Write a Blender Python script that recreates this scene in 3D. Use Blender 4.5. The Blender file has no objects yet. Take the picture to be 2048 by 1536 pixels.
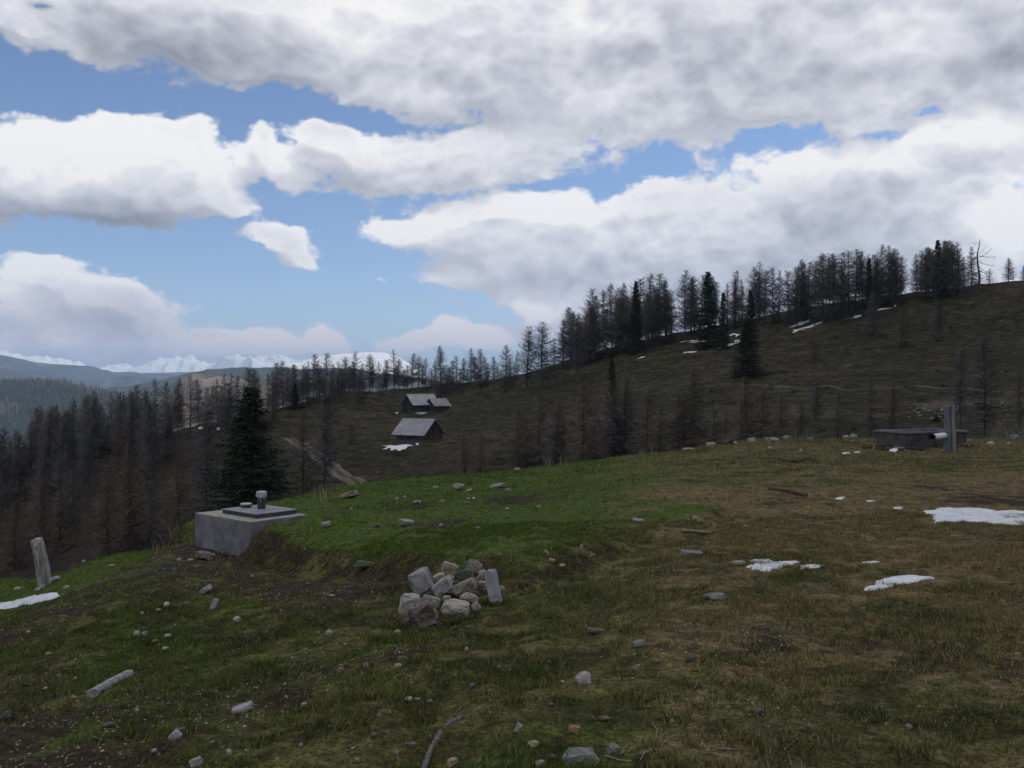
import bpy, bmesh, math, random
import numpy as np
from mathutils import Vector, Matrix, Euler, Quaternion

# ------------------------------------------------------------------ camera, world, sun, exposure
scene = bpy.context.scene
COL = scene.collection
FPX = 1886.0                      # focal length in pixels of the 2048 px wide photograph
cam_data = bpy.data.cameras.new("camera")
cam_data.sensor_width = 36.0
cam_data.lens = 36.0 * FPX / 2048.0
cam_data.clip_start = 0.1
cam_data.clip_end = 90000.0
cam = bpy.data.objects.new("camera", cam_data)
cam.location = (0.0, 0.0, 0.0)    # eye height about 1.6 m above the turf; heights are measured from the eye
cam.rotation_euler = (math.radians(90), 0, 0)
COL.objects.link(cam)
scene.camera = cam

scene.view_settings.view_transform = 'Standard'
scene.view_settings.look = 'None'
scene.view_settings.exposure = 0.0
scene.view_settings.gamma = 1.0
scene.cycles.max_bounces = 4
scene.cycles.diffuse_bounces = 2
scene.cycles.glossy_bounces = 1
scene.cycles.transmission_bounces = 2
scene.cycles.transparent_max_bounces = 4
scene.cycles.volume_bounces = 0
scene.cycles.use_denoising = True
scene.cycles.use_adaptive_sampling = True
scene.cycles.adaptive_threshold = 0.02

SUN_ELEV, SUN_AZ = math.radians(48), math.radians(62)      # to the right of the view, high behind the clouds

class NT:
    """small helper to write node trees"""
    def __init__(self, tree):
        self.t = tree; self.n = tree.nodes; self.l = tree.links
    def put(self, node, i, v):
        if v is None: return
        if isinstance(v, bpy.types.NodeSocket): self.l.new(v, node.inputs[i])
        else:
            s = node.inputs[i]
            if hasattr(s.default_value, '__len__') and len(s.default_value) == 4 and len(v) == 3: v = (*v, 1)
            s.default_value = v
    def m(self, op, a, b=None, c=None, clamp=False):
        n = self.n.new('ShaderNodeMath'); n.operation = op; n.use_clamp = clamp
        self.put(n, 0, a); self.put(n, 1, b)
        if c is not None: self.put(n, 2, c)
        return n.outputs[0]
    def vm(self, op, a, b=None, c=None, scale=None):
        n = self.n.new('ShaderNodeVectorMath'); n.operation = op
        self.put(n, 0, a); self.put(n, 1, b)
        if c is not None: self.put(n, 2, c)
        if scale is not None: self.put(n, 3, scale)
        return n.outputs['Value'] if op in ('DOT_PRODUCT', 'LENGTH', 'DISTANCE') else n.outputs[0]
    def noise(self, vec, scale, detail=4, rough=.5, color=False, lac=2.0, dist=0.0):
        n = self.n.new('ShaderNodeTexNoise'); n.inputs['Scale'].default_value = scale
        n.inputs['Detail'].default_value = detail; n.inputs['Roughness'].default_value = rough
        n.inputs['Lacunarity'].default_value = lac; n.inputs['Distortion'].default_value = dist
        if vec is not None: self.l.new(vec, n.inputs['Vector'])
        return n.outputs['Color' if color else 'Fac']
    def vor(self, vec, scale, feature='F1', out='Distance', rnd=1.0):
        n = self.n.new('ShaderNodeTexVoronoi'); n.feature = feature
        n.inputs['Scale'].default_value = scale; n.inputs['Randomness'].default_value = rnd
        if vec is not None: self.l.new(vec, n.inputs['Vector'])
        return n.outputs[out]
    def ss(self, v, lo, hi, to0=0.0, to1=1.0, lin=False):
        n = self.n.new('ShaderNodeMapRange'); n.interpolation_type = 'LINEAR' if lin else 'SMOOTHSTEP'
        self.put(n, 0, v); n.inputs[1].default_value = lo; n.inputs[2].default_value = hi
        n.inputs[3].default_value = to0; n.inputs[4].default_value = to1
        return n.outputs[0]
    def mix(self, f, a, b, mode='MIX'):
        n = self.n.new('ShaderNodeMix'); n.data_type = 'RGBA'; n.blend_type = mode
        self.put(n, 0, f); self.put(n, 6, a); self.put(n, 7, b)
        return n.outputs[2]
    def new(self, kind, **kw):
        n = self.n.new(kind)
        for k, v in kw.items():
            if k in n.inputs: self.put(n, k, v)
            else: setattr(n, k, v)
        return n

def px_dir(u, v):
    """azimuth and elevation of a picture point of the 2048x1536 photograph"""
    x, z = (u - 1024) / FPX, (768 - v) / FPX
    return math.atan2(x, 1.0), math.atan2(z, math.hypot(x, 1.0))

# -- cloud masses of the day, as azimuth / elevation ellipses (u, v, radius u, radius v, weight)
CLOUDS = [
 (30,40,150,42,1.0),(150,95,120,30,.5),
 (330,10,400,85,1.3),(470,110,170,60,.8),(750,110,200,95,.9),(1000,90,480,165,1.1),(1500,90,480,170,1.2),(1980,60,420,140,1.2),
 (50,320,120,85,1.1),(230,305,170,95,1.25),(330,385,175,72,1.1),(345,262,70,48,.7),(205,245,60,30,.4),(100,262,50,26,.35),(75,535,70,36,.7),(235,562,60,28,.6),(640,676,34,20,.5),(800,680,40,18,.5),(870,668,46,22,.6),(960,664,30,18,.5),(420,680,60,20,.5),(520,285,40,26,.5),(660,280,44,28,.5),(390,330,70,60,.5),(180,420,140,36,.6),(455,395,40,28,.5),(0,440,40,55,.9),
 (530,478,80,38,1.0),(585,512,42,30,.9),
 (60,575,130,55,1.15),(190,590,120,45,.9),(250,640,170,42,1.0),(60,670,200,45,.9),(380,610,70,22,.4),(330,690,200,24,.8),(130,705,260,30,1.0),(430,690,120,26,.8),
 (520,700,95,22,1.0),(665,690,62,24,1.05),(855,690,88,26,1.1),(965,678,50,26,.9),
 (545,325,62,40,.95),(690,325,72,50,1.05),(830,320,95,50,.95),(970,320,140,60,1.0),(610,370,60,20,.4),(760,370,90,20,.5),
 (790,465,85,30,1.0),(940,440,140,45,.9),(1050,450,160,50,.8),(950,545,160,38,.9),(1130,590,200,40,.8),(1300,460,260,80,1.2),
 (1800,400,330,150,1.3),(1980,250,140,40,.5),(1520,570,520,120,1.3),(1200,690,170,60,1.0),(1120,640,70,30,.4),
 # blue gaps
 (478,262,42,26,-.55),(440,452,60,14,-.6),(250,478,120,12,-.4),
 (70,4,34,10,-.7),(80,175,170,40,-.8),(330,205,150,22,-.6),(590,215,150,32,-.8),(790,255,90,18,-.7),(900,262,40,14,-.3),
 (1120,376,75,13,-.70),(1335,335,62,32,-.72),(1535,275,80,32,-.80),(1750,275,80,16,-.65),(1880,212,60,18,-.6),
 (950,25,30,14,-.5),(960,392,60,10,-.5),(470,440,50,16,-.5),(60,490,110,16,-.7),(350,500,150,22,-.4),(620,430,60,22,-.5),(1290,400,40,10,-.2)]
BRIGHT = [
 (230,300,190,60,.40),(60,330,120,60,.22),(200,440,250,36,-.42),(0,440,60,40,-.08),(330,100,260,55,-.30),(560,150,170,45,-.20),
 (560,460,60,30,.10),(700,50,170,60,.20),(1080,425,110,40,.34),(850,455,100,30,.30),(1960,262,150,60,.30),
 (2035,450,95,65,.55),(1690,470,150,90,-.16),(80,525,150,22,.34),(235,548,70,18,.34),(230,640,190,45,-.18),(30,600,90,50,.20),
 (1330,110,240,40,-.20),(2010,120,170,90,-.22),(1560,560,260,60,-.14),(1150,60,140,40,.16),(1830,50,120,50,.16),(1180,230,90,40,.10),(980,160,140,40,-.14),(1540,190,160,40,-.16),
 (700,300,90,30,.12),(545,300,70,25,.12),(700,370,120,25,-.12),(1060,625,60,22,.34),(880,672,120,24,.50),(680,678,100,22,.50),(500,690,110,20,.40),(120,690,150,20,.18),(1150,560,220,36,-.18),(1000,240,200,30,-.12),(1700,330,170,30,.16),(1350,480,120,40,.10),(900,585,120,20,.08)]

world = bpy.data.worlds.new("World")
scene.world = world
world.use_nodes = True
wt = world.node_tree
wt.nodes.clear()

def blob_sum(g, q, blobs, start):
    acc = start
    for u, v, ru, rv, w in blobs:
        a, e = px_dir(u, v)
        k = math.cos(a)                              # pixels get smaller in angle away from the middle
        ra, re = ru / FPX * k * k, rv / FPX * k
        d = g.vm('MULTIPLY_ADD', q, (1/ra, 1/re, 0), (-a/ra, -e/re, 0))
        d2 = g.vm('DOT_PRODUCT', d, d)
        ex = g.m('POWER', 0.3679, d2)
        acc = g.m('MULTIPLY_ADD', ex, w, acc)
    return acc

def density_group():
    t = bpy.data.node_groups.new("cloud_density", 'ShaderNodeTree')
    t.interface.new_socket("Dir", in_out='INPUT', socket_type='NodeSocketVector')
    t.interface.new_socket("Density", in_out='OUTPUT', socket_type='NodeSocketFloat')
    t.interface.new_socket("Angles", in_out='OUTPUT', socket_type='NodeSocketVector')
    t.interface.new_socket("Body", in_out='OUTPUT', socket_type='NodeSocketFloat')
    g = NT(t)
    gi = t.nodes.new('NodeGroupInput'); go = t.nodes.new('NodeGroupOutput')
    sep = g.new('ShaderNodeSeparateXYZ', Vector=gi.outputs[0])
    az = g.m('ARCTAN2', sep.outputs[0], sep.outputs[1])
    el = g.m('ARCSINE', sep.outputs[2])
    q = g.new('ShaderNodeCombineXYZ', X=az, Y=el).outputs[0]
    wdir = g.vm('MULTIPLY', gi.outputs[0], (1.0, 1.0, 1.5))
    wn = g.noise(wdir, 7.5, 3, .6, color=True)
    off = g.vm('MULTIPLY_ADD', wn, (.09, .06, 0), (-.045, -.03, 0))
    qw = g.vm('ADD', q, off)
    # away from the picture: a broken deck overhead and all around
    deck = g.ss(el, .42, .62, 0, 1.0)
    back = g.ss(g.m('ABSOLUTE', az), .66, .95, 0, .62)
    acc = blob_sum(g, qw, CLOUDS, g.m('MAXIMUM', deck, back))
    acc = g.m('MINIMUM', acc, 1.25)
    low = g.noise(wdir, 8.0, 3, .5)
    puff = g.vor(g.vm('ADD', wdir, g.vm('SCALE', wn, scale=.10)), 24.0, 'F1')
    puff2 = g.vor(g.vm('ADD', wdir, g.vm('SCALE', wn, scale=.07)), 58.0, 'F1')
    body = g.m('MULTIPLY_ADD', g.m('SUBTRACT', low, .5), .9, acc)
    body = g.m('MULTIPLY_ADD', g.m('SUBTRACT', .4, puff), .46, body)
    body = g.m('MULTIPLY_ADD', g.m('SUBTRACT', .4, puff2), .26, body)
    puff3 = g.vor(g.vm('ADD', wdir, g.vm('SCALE', wn, scale=.04)), 130.0, 'F1')
    n1 = g.noise(wdir, 19.0, 6, .62)
    acc = g.m('MULTIPLY_ADD', g.m('SUBTRACT', n1, .5), 1.05, body)
    acc = g.m('MULTIPLY_ADD', g.m('SUBTRACT', .4, puff3), .22, acc)
    t.links.new(body, go.inputs[2])
    t.links.new(acc, go.inputs[0]); t.links.new(q, go.inputs[1])
    return t

g = NT(wt)
tc = g.new('ShaderNodeTexCoord')
dirv = g.vm('NORMALIZE', tc.outputs['Generated'])
grp = density_group()
d0 = wt.nodes.new('ShaderNodeGroup'); d0.node_tree = grp; wt.links.new(dirv, d0.inputs[0])
d1 = wt.nodes.new('ShaderNodeGroup'); d1.node_tree = grp
wt.links.new(g.vm('NORMALIZE', g.vm('ADD', dirv, (.009, 0, .024))), d1.inputs[0])
dens = d0.outputs[0]; q = d0.outputs[1]
alpha = g.ss(dens, .36, .74)
relief = g.m('ADD', g.m('SUBTRACT', d0.outputs[2], d1.outputs[2]), g.m('MULTIPLY', g.m('SUBTRACT', dens, d0.outputs[2]), .16))
relief = g.m('MINIMUM', g.m('MAXIMUM', relief, -.36), .26)
lit = g.m('MULTIPLY_ADD', relief, .60, .785)
lit = g.m('SUBTRACT', lit, g.ss(dens, .6, 1.6, -.02, .15))
lit = g.m('ADD', lit, g.ss(g.new('ShaderNodeSeparateXYZ', Vector=q).outputs[1], .50, .95, 0, .40))    # unseen clouds overhead brightened to add light on the ground
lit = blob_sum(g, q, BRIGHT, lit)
sepq = g.new('ShaderNodeSeparateXYZ', Vector=q)
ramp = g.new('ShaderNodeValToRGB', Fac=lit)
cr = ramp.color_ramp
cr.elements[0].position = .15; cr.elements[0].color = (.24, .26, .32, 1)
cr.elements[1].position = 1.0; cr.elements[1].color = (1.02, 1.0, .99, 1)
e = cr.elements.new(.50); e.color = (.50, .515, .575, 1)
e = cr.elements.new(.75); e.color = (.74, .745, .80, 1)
pink = g.ss(sepq.outputs[1], .115, .03)
ccol = g.mix(pink, ramp.outputs[0], g.mix(1.0, ramp.outputs[0], (1.02, .90, .88), 'MULTIPLY'))
# thin white veil low over the horizon
sky = g.new('ShaderNodeTexSky'); sky.sky_type = 'NISHITA'; sky.sun_disc = False
sky.sun_elevation = SUN_ELEV; sky.sun_rotation = SUN_AZ; sky.altitude = 1700; sky.air_density = 1.0; sky.dust_density = .6; sky.ozone_density = 1.6
WORLD_STRENGTH = 0.10
skyc = g.mix(1.0, sky.outputs[0], (1.06, 1.10, 1.22), 'MULTIPLY')
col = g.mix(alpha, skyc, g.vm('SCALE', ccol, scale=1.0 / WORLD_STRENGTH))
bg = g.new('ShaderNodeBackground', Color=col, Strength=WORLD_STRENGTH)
out = g.new('ShaderNodeOutputWorld'); wt.links.new(bg.outputs[0], out.inputs[0])
world.cycles.sampling_method = 'MANUAL'
world.cycles.sample_map_resolution = 256

sun_data = bpy.data.lights.new("sun", 'SUN')
sun_data.energy = 3.2
sun_data.angle = math.radians(.6)
sun_data.color = (1.0, .95, .88)
sun = bpy.data.objects.new("sun", sun_data)
COL.objects.link(sun)
sd = Vector((math.sin(SUN_AZ) * math.cos(SUN_ELEV), math.cos(SUN_AZ) * math.cos(SUN_ELEV), math.sin(SUN_ELEV)))
sun.rotation_euler = (-sd).to_track_quat('-Z', 'Y').to_euler()
sun.location = (30, 10, 60)

# ------------------------------------------------------------------ numpy helpers
rng = np.random.default_rng(7)
random.seed(11)

def _hash(ix, iy, seed):
    h = (ix.astype(np.int64) * 374761393 + iy.astype(np.int64) * 668265263 + seed * 1442695041) & 0xffffffff
    h = ((h ^ (h >> 13)) * 1274126177) & 0xffffffff
    h = (h ^ (h >> 16)) & 0xffffffff
    return h.astype(np.float64) / 4294967295.0

def vnoise(x, y, seed=0):
    x0 = np.floor(x); y0 = np.floor(y)
    fx = x - x0; fy = y - y0
    sx = fx * fx * fx * (fx * (fx * 6 - 15) + 10); sy = fy * fy * fy * (fy * (fy * 6 - 15) + 10)
    a = _hash(x0, y0, seed); b = _hash(x0 + 1, y0, seed)
    c = _hash(x0, y0 + 1, seed); d = _hash(x0 + 1, y0 + 1, seed)
    return (a + (b - a) * sx) * (1 - sy) + (c + (d - c) * sx) * sy

def fbm(x, y, wl, octaves=4, seed=0, gain=.5):
    """about -1..1"""
    x = np.asarray(x, float); y = np.asarray(y, float)
    s = 0; amp = 1; tot = 0; f = 1 / wl
    for o in range(octaves):
        c, sn = math.cos(o * .7), math.sin(o * .7)
        s = s + amp * (vnoise((x * c - y * sn) * f, (x * sn + y * c) * f, seed + o * 17) * 2 - 1)
        tot += amp; amp *= gain; f *= 2.03
    return s / tot * 1.6

def sstep(v, a, b):
    t = np.clip((v - a) / (b - a), 0, 1)
    return t * t * (3 - 2 * t)

def pchip(xk, yk, x):
    xk = np.asarray(xk, float); yk = np.asarray(yk, float)
    h = np.diff(xk); d = np.diff(yk) / h
    m = np.zeros_like(yk)
    for i in range(1, len(xk) - 1):
        if d[i - 1] * d[i] > 0:
            w1 = 2 * h[i] + h[i - 1]; w2 = h[i] + 2 * h[i - 1]
            m[i] = (w1 + w2) / (w1 / d[i - 1] + w2 / d[i])
    m[0] = d[0]; m[-1] = d[-1]
    i = np.clip(np.searchsorted(xk, x) - 1, 0, len(h) - 1)
    t = np.clip((x - xk[i]) / h[i], 0, 1)
    return ((2*t**3 - 3*t**2 + 1) * yk[i] + (t**3 - 2*t**2 + t) * h[i] * m[i]
            + (-2*t**3 + 3*t**2) * yk[i+1] + (t**3 - t**2) * h[i] * m[i+1])

# ------------------------------------------------------------------ the lie of the land
def V(D, v): return (D, -(v - 768) / FPX * D)        # depth, height of a ground point seen at picture row v

PROFILE = {   # picture column -> (depth, height) along that line of sight
 -700: [(4,-2.1),(8,-3.2),(14,-5),(24,-8),(60,-19),(110,-24),(180,-26),(230,-30)],
 0:    [(3,-1.85),V(4.8,1536),(8,-2.43),V(12,1235),(13.5,-3.5),(18,-4.75),V(22,1198),V(26,1160),(34,-8),(60,-16),V(90,1150),V(130,1055),V(180,950),(230,-19)],
 256:  [(3,-1.78),V(4.6,1536),(9,-2.32),V(13,1142),(15,-2.95),(18.5,-3.68),V(22,1106),(30,-6.5),(50,-12),V(90,1088),V(130,1000),V(190,890),(235,-14)],
 380:  [(3,-1.74),V(4.5,1536),(9,-2.24),(13.5,-2.42),(18,-2.93),(24,-4.4),(50,-11),V(90,1068),V(130,985),V(200,862),(250,-12)],
 512:  [(3,-1.70),V(4.5,1536),(9.6,-2.2),(13.2,-2.45),(17.5,-2.72),(22,-3.4),(45,-10.5),V(100,1035),V(130,960),V(170,888),V(215,828),(260,-9)],
 700:  [(3,-1.66),V(4.3,1536),(8,-1.97),(11,-2.21),(15,-2.36),(20,-2.62),(26,-3.5),(50,-9),(88,-13.4),V(120,985),V(150,915),V(200,850),V(260,778),(300,-5)],
 840:  [(3,-1.64),V(4.2,1536),(7.6,-1.90),(10.3,-2.10),(14,-2.18),(21,-2.42),(27,-3.3),(50,-8.2),(95,-12.6),V(130,940),V(165,885),V(200,846),V(230,825),V(262,790),V(290,777),(330,-4)],
 1024: [(3,-1.61),V(4.1,1536),(7,-1.80),(9.3,-1.93),(13,-2.04),(24,-2.45),(30,-3.2),(50,-6.5),(90,-10.2),V(120,932),V(165,862),V(220,800),V(290,750),(330,-1)],
 1170: [(3,-1.60),V(4.05,1536),(7,-1.75),(9.6,-1.86),(13,-1.93),(25,-2.2),(32,-3.0),(50,-5.6),(88,-8.6),V(120,905),V(160,838),V(215,780),V(290,716),(330,4)],
 1280: [(3,-1.60),V(4,1536),(5.9,-1.66),(8.7,-1.76),(10.5,-1.81),(14,-1.83),(26,-2.0),(34,-3.0),(50,-5),V(85,922),V(120,872),V(160,815),V(210,755),V(295,684),(340,9)],
 1536: [(3,-1.60),(3.95,-1.605),(8,-1.65),(12,-1.68),(20,-1.74),V(30,880),(38,-2.6),(55,-3.9),V(85,882),V(120,836),V(150,792),V(200,722),V(295,637),(340,17)],
 1792: [(3,-1.60),(3.95,-1.60),(8,-1.64),(12,-1.66),(18,-1.70),V(25,906),V(30,880),(38,-2.3),(55,-3.6),V(85,872),V(110,826),V(150,760),V(200,690),V(275,594),(320,22)],
 2048: [(3,-1.60),(3.95,-1.59),(8,-1.63),(12,-1.66),(18,-1.68),V(30,882),(38,-2.2),(55,-3.2),V(80,866),V(110,810),V(150,740),V(190,670),V(250,560),(300,26)],
 2900: [(3,-1.60),(8,-1.5),(18,-1.2),(30,-.9),(60,1),(110,8),(160,20),(220,36),(280,35)],
}
R_GRID = np.concatenate([np.exp(np.arange(math.log(1.2), math.log(360), .010)), np.exp(np.arange(math.log(362), math.log(26500), .05))])
def build_table():
    us = sorted(PROFILE)
    azk, prof = [], []
    for u in us:
        k = PROFILE[u]; t = (u - 1024) / FPX; s = math.hypot(1, t)
        r = [p[0] * s for p in k]; z = [p[1] for p in k]
        r = [1.0] + r; z = [min(-1.58, z[0] + .05)] + z
        zl, rl = z[-1], r[-1]
        r += [rl + 130, 620, 1000, 1900, 4000, 27000]; z += [zl - 14, min(zl - 40, -75), -150, -300, -340, -380]
        azk.append(math.atan(t)); prof.append(pchip(np.log(r), z, np.log(R_GRID)))
    # behind the camera: the alp goes on, nearly level, rising a little
    zb = pchip(np.log([1, 4, 12, 40, 120, 300, 620, 1000, 1900, 4000, 27000]), [-1.58, -1.55, -1.3, -.4, 6, 20, -20, -150, -300, -340, -380], np.log(R_GRID))
    zl_ = prof[0]
    A = [-math.pi, -2.2, -1.35] + azk + [1.35, 2.2, math.pi]
    P = [zb, zb * .6 + zl_ * .4, zl_] + prof + [prof[-1], prof[-1] * .5 + zb * .5, zb]
    return np.array(A), np.array(P)
AZK, ZK = build_table()
VIEW = math.atan(1024 / FPX) + .05
AZ_GRID = np.concatenate([np.linspace(-math.pi, -VIEW - .01, 90), np.linspace(-VIEW, VIEW, 760), np.linspace(VIEW + .01, math.pi, 90)])
def col_interp():
    Z = np.zeros((len(AZ_GRID), len(R_GRID)))
    for j in range(len(R_GRID)):
        Z[:, j] = pchip(AZK, ZK[:, j], AZ_GRID)
    # soften the joints between neighbouring profiles
    a, b = 90, 850
    k = np.array([1, 4, 6, 4, 1.]); k /= k.sum()
    for _ in range(14):
        P = np.pad(Z[a:b], ((2, 2), (0, 0)), 'edge')
        Z[a:b] = sum(k[i] * P[i:i + b - a] for i in range(5))
    return Z
ZT = col_interp()
LOGR = np.log(R_GRID)

# front edge of the turf-covered mound that the concrete box stands in
MOUND = [(-5.1,14.6),(-4.3,13.9),(-3.62,13.35),(-2.7,12.1),(-1.95,11.3),(-1.05,10.35),(-.12,9.25),(.18,9.15),(.55,9.7),(1.25,10.7),(1.9,11.3),(2.5,11.9),(3.3,13.8),(5.2,22),(5.6,32)]
MX = np.array([p[0] for p in MOUND]); MY = np.array([p[1] for p in MOUND])
def mound_parts(x, y):
    """raise of the mound and the signed distance from its front edge (inside positive)"""
    yf = np.interp(x, MX, MY)
    wig = fbm(x, y, .55, 3, 5) * .10 + fbm(x, y, 2.2, 2, 9) * .14
    s = (y - yf) * .72 + wig
    left = x + 3.62 + np.clip(y - 14.0, 0, 2) * 1.1
    s = np.minimum(s, left * 1.3 + wig * .25)
    h = np.interp(x, [-5, -3.6, -2, 0, 1.3, 2.2, 3.2, 4.5], [.46, .42, .30, .22, .17, .10, .05, 0])
    return h, s

TERR_NOISE = True
def ground_h(x, y):
    x = np.asarray(x, float); y = np.asarray(y, float)
    r = np.hypot(x, y) + 1e-6; az = np.arctan2(x, y)
    lr = np.log(np.maximum(r, R_GRID[0]))
    j = np.clip(np.searchsorted(LOGR, lr) - 1, 0, len(LOGR) - 2)
    tj = np.clip((lr - LOGR[j]) / (LOGR[j + 1] - LOGR[j]), 0, 1)
    i = np.clip(np.searchsorted(AZ_GRID, az) - 1, 0, len(AZ_GRID) - 2)
    ti = np.clip((az - AZ_GRID[i]) / (AZ_GRID[i + 1] - AZ_GRID[i]), 0, 1)
    z = (ZT[i, j] * (1 - ti) * (1 - tj) + ZT[i + 1, j] * ti * (1 - tj) + ZT[i, j + 1] * (1 - ti) * tj + ZT[i + 1, j + 1] * ti * tj)
    h, s = mound_parts(x, y)
    soft = .5 + .5 * fbm(x, y, 1.3, 2, 77)
    m = sstep(s, -.16 - .22 * soft, .14 + .25 * soft) * (.74 + .26 * sstep(s, .1, 1.4))
    z = z + h * m * np.where(y > 5, 1, 0) * (1 - sstep(y, 24, 36))
    z = z + .15 * np.exp(-((x + 2.85) / .62) ** 2 - ((y - 13.9) / .8) ** 2) + .16 * np.exp(-((x + 3.55) / .45) ** 2 - ((y - 13.1) / .5) ** 2)
    # the scooped-out foot of the mound, right of the stones
    z = z - .07 * np.exp(-((s + .28) / .22) ** 2) * np.clip(h / .3, 0, 1) * (y > 5)
    near = np.exp(-r / 26)
    mid = sstep(r, 16, 60); far = sstep(r, 400, 1200)
    left = sstep(-x / np.maximum(y, .1), -.18, .12) * (y > 0)                     # the near left slope is more broken
    z = z + near * (fbm(x, y, 1.5, 3, 1) * (.035 + .035 * left) + fbm(x, y, .42, 3, 2) * (.020 + .024 * left) + fbm(x, y, .13, 2, 8) * (.007 + .009 * left))
    z = z + mid * (1 - far) * (fbm(x, y, 26, 3, 3) * .75 + fbm(x, y, 6, 3, 4) * .22) * sstep(r, 30, 110)
    # small terraces trodden by cattle on the far slope
    zt = z / 1.3 + fbm(x, y, 30, 2, 14) * 1.5
    z = z + mid * sstep(r, 70, 120) * (1 - far) * .20 * np.sin(zt * 2 * math.pi) * (.5 + .5 * fbm(x, y, 18, 2, 15))
    z = z + far * (fbm(x, y, 2600, 5, 6) * 70)
    return z

def gh(x, y): return float(ground_h(np.array([x]), np.array([y]))[0])

def hit(u, v, d0=2.5, d1=60.0, n=3000):
    """world point of the ground seen at a picture point, between the two depths"""
    D = np.exp(np.linspace(math.log(d0), math.log(d1), n))
    X = (u - 1024) / FPX * D; Zr = -(v - 768) / FPX * D
    below = Zr <= ground_h(X, D)
    i = int(np.argmax(below)) if below.any() else int(np.argmin(Zr - ground_h(X, D)))
    return (float(X[i]), float(D[i]), gh(float(X[i]), float(D[i])))

def new_mesh_obj(name, verts, faces, mats=(), parent=None, smooth=False, mat_idx=None, loc=None):
    me = bpy.data.meshes.new(name)
    verts = np.asarray(verts, dtype=np.float32)
    if isinstance(faces, np.ndarray):
        n, k = faces.shape
        me.vertices.add(len(verts)); me.vertices.foreach_set('co', verts.ravel())
        me.loops.add(n * k); me.loops.foreach_set('vertex_index', faces.ravel().astype(np.int32))
        me.polygons.add(n)
        me.polygons.foreach_set('loop_start', np.arange(0, n * k, k, dtype=np.int32))
        try: me.polygons.foreach_set('loop_total', np.full(n, k, dtype=np.int32))
        except Exception: pass
    else:
        me.from_pydata([tuple(map(float, p)) for p in verts], [], faces)
    if mat_idx is not None: me.polygons.foreach_set('material_index', np.asarray(mat_idx, dtype=np.int32))
    for m in mats: me.materials.append(m)
    if smooth: me.polygons.foreach_set('use_smooth', np.ones(len(me.polygons), dtype=bool))
    me.update(calc_edges=True); me.validate()
    o = bpy.data.objects.new(name, me); COL.objects.link(o)
    if parent is not None: o.parent = parent
    if loc is not None: o.location = loc
    return o

def grid_faces(nr, nc):
    a = np.arange(nr * nc).reshape(nr, nc)
    return np.stack([a[:-1, :-1], a[1:, :-1], a[1:, 1:], a[:-1, 1:]], -1).reshape(-1, 4)

def tag(o, label=None, cat=None, group=None, kind=None):
    if label: o['label'] = label
    if cat: o['category'] = cat
    if group: o['group'] = group
    if kind: o['kind'] = kind
    return o

def empty(name, loc, rz=0.0):
    o = bpy.data.objects.new(name, None); COL.objects.link(o)
    o.location = loc; o.rotation_euler = (0, 0, rz); o.empty_display_size = .3
    return o

def add_attr(me, name, vals):
    a = me.attributes.new(name, 'FLOAT', 'POINT'); a.data.foreach_set('value', np.asarray(vals, dtype=np.float32))

# ------------------------------------------------------------------ materials
def material(name, rough=.9, spec=.25):
    m = bpy.data.materials.new(name); m.use_nodes = True
    t = m.node_tree; t.nodes.clear()
    g = NT(t)
    b = g.new('ShaderNodeBsdfPrincipled'); b.inputs['Roughness'].default_value = rough
    b.inputs['Specular IOR Level'].default_value = spec
    o = g.new('ShaderNodeOutputMaterial'); t.links.new(b.outputs[0], o.inputs[0])
    return m, g, b

def bump(g, b, height, dist=.02, strength=1.0):
    n = g.new('ShaderNodeBump', Height=height, Strength=strength, Distance=dist)
    g.l.new(n.outputs[0], b.inputs['Normal'])

def simple_mat(name, c1, c2, scale=8.0, rough=.9, spec=.2, dist=.01, detail=5, stretch=(1, 1, 1), strength=.7, c3=None):
    m, g, b = material(name, rough, spec)
    tc = g.new('ShaderNodeTexCoord').outputs['Object']
    v = g.vm('MULTIPLY', tc, stretch)
    n = g.noise(v, scale, detail, .6)
    c = g.mix(g.ss(n, .32, .68), c1, c2)
    if c3: c = g.mix(g.ss(g.noise(v, scale * .37, 3, .5), .52, .66), c, c3)
    b.inputs['Base Color'].default_value = (*c1, 1); g.l.new(c, b.inputs['Base Color'])
    bump(g, b, g.noise(v, scale * 2.3, detail, .65), dist, strength)
    return m

def attr(g, name):
    n = g.new('ShaderNodeAttribute'); n.attribute_name = name
    return n.outputs['Fac']

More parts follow.
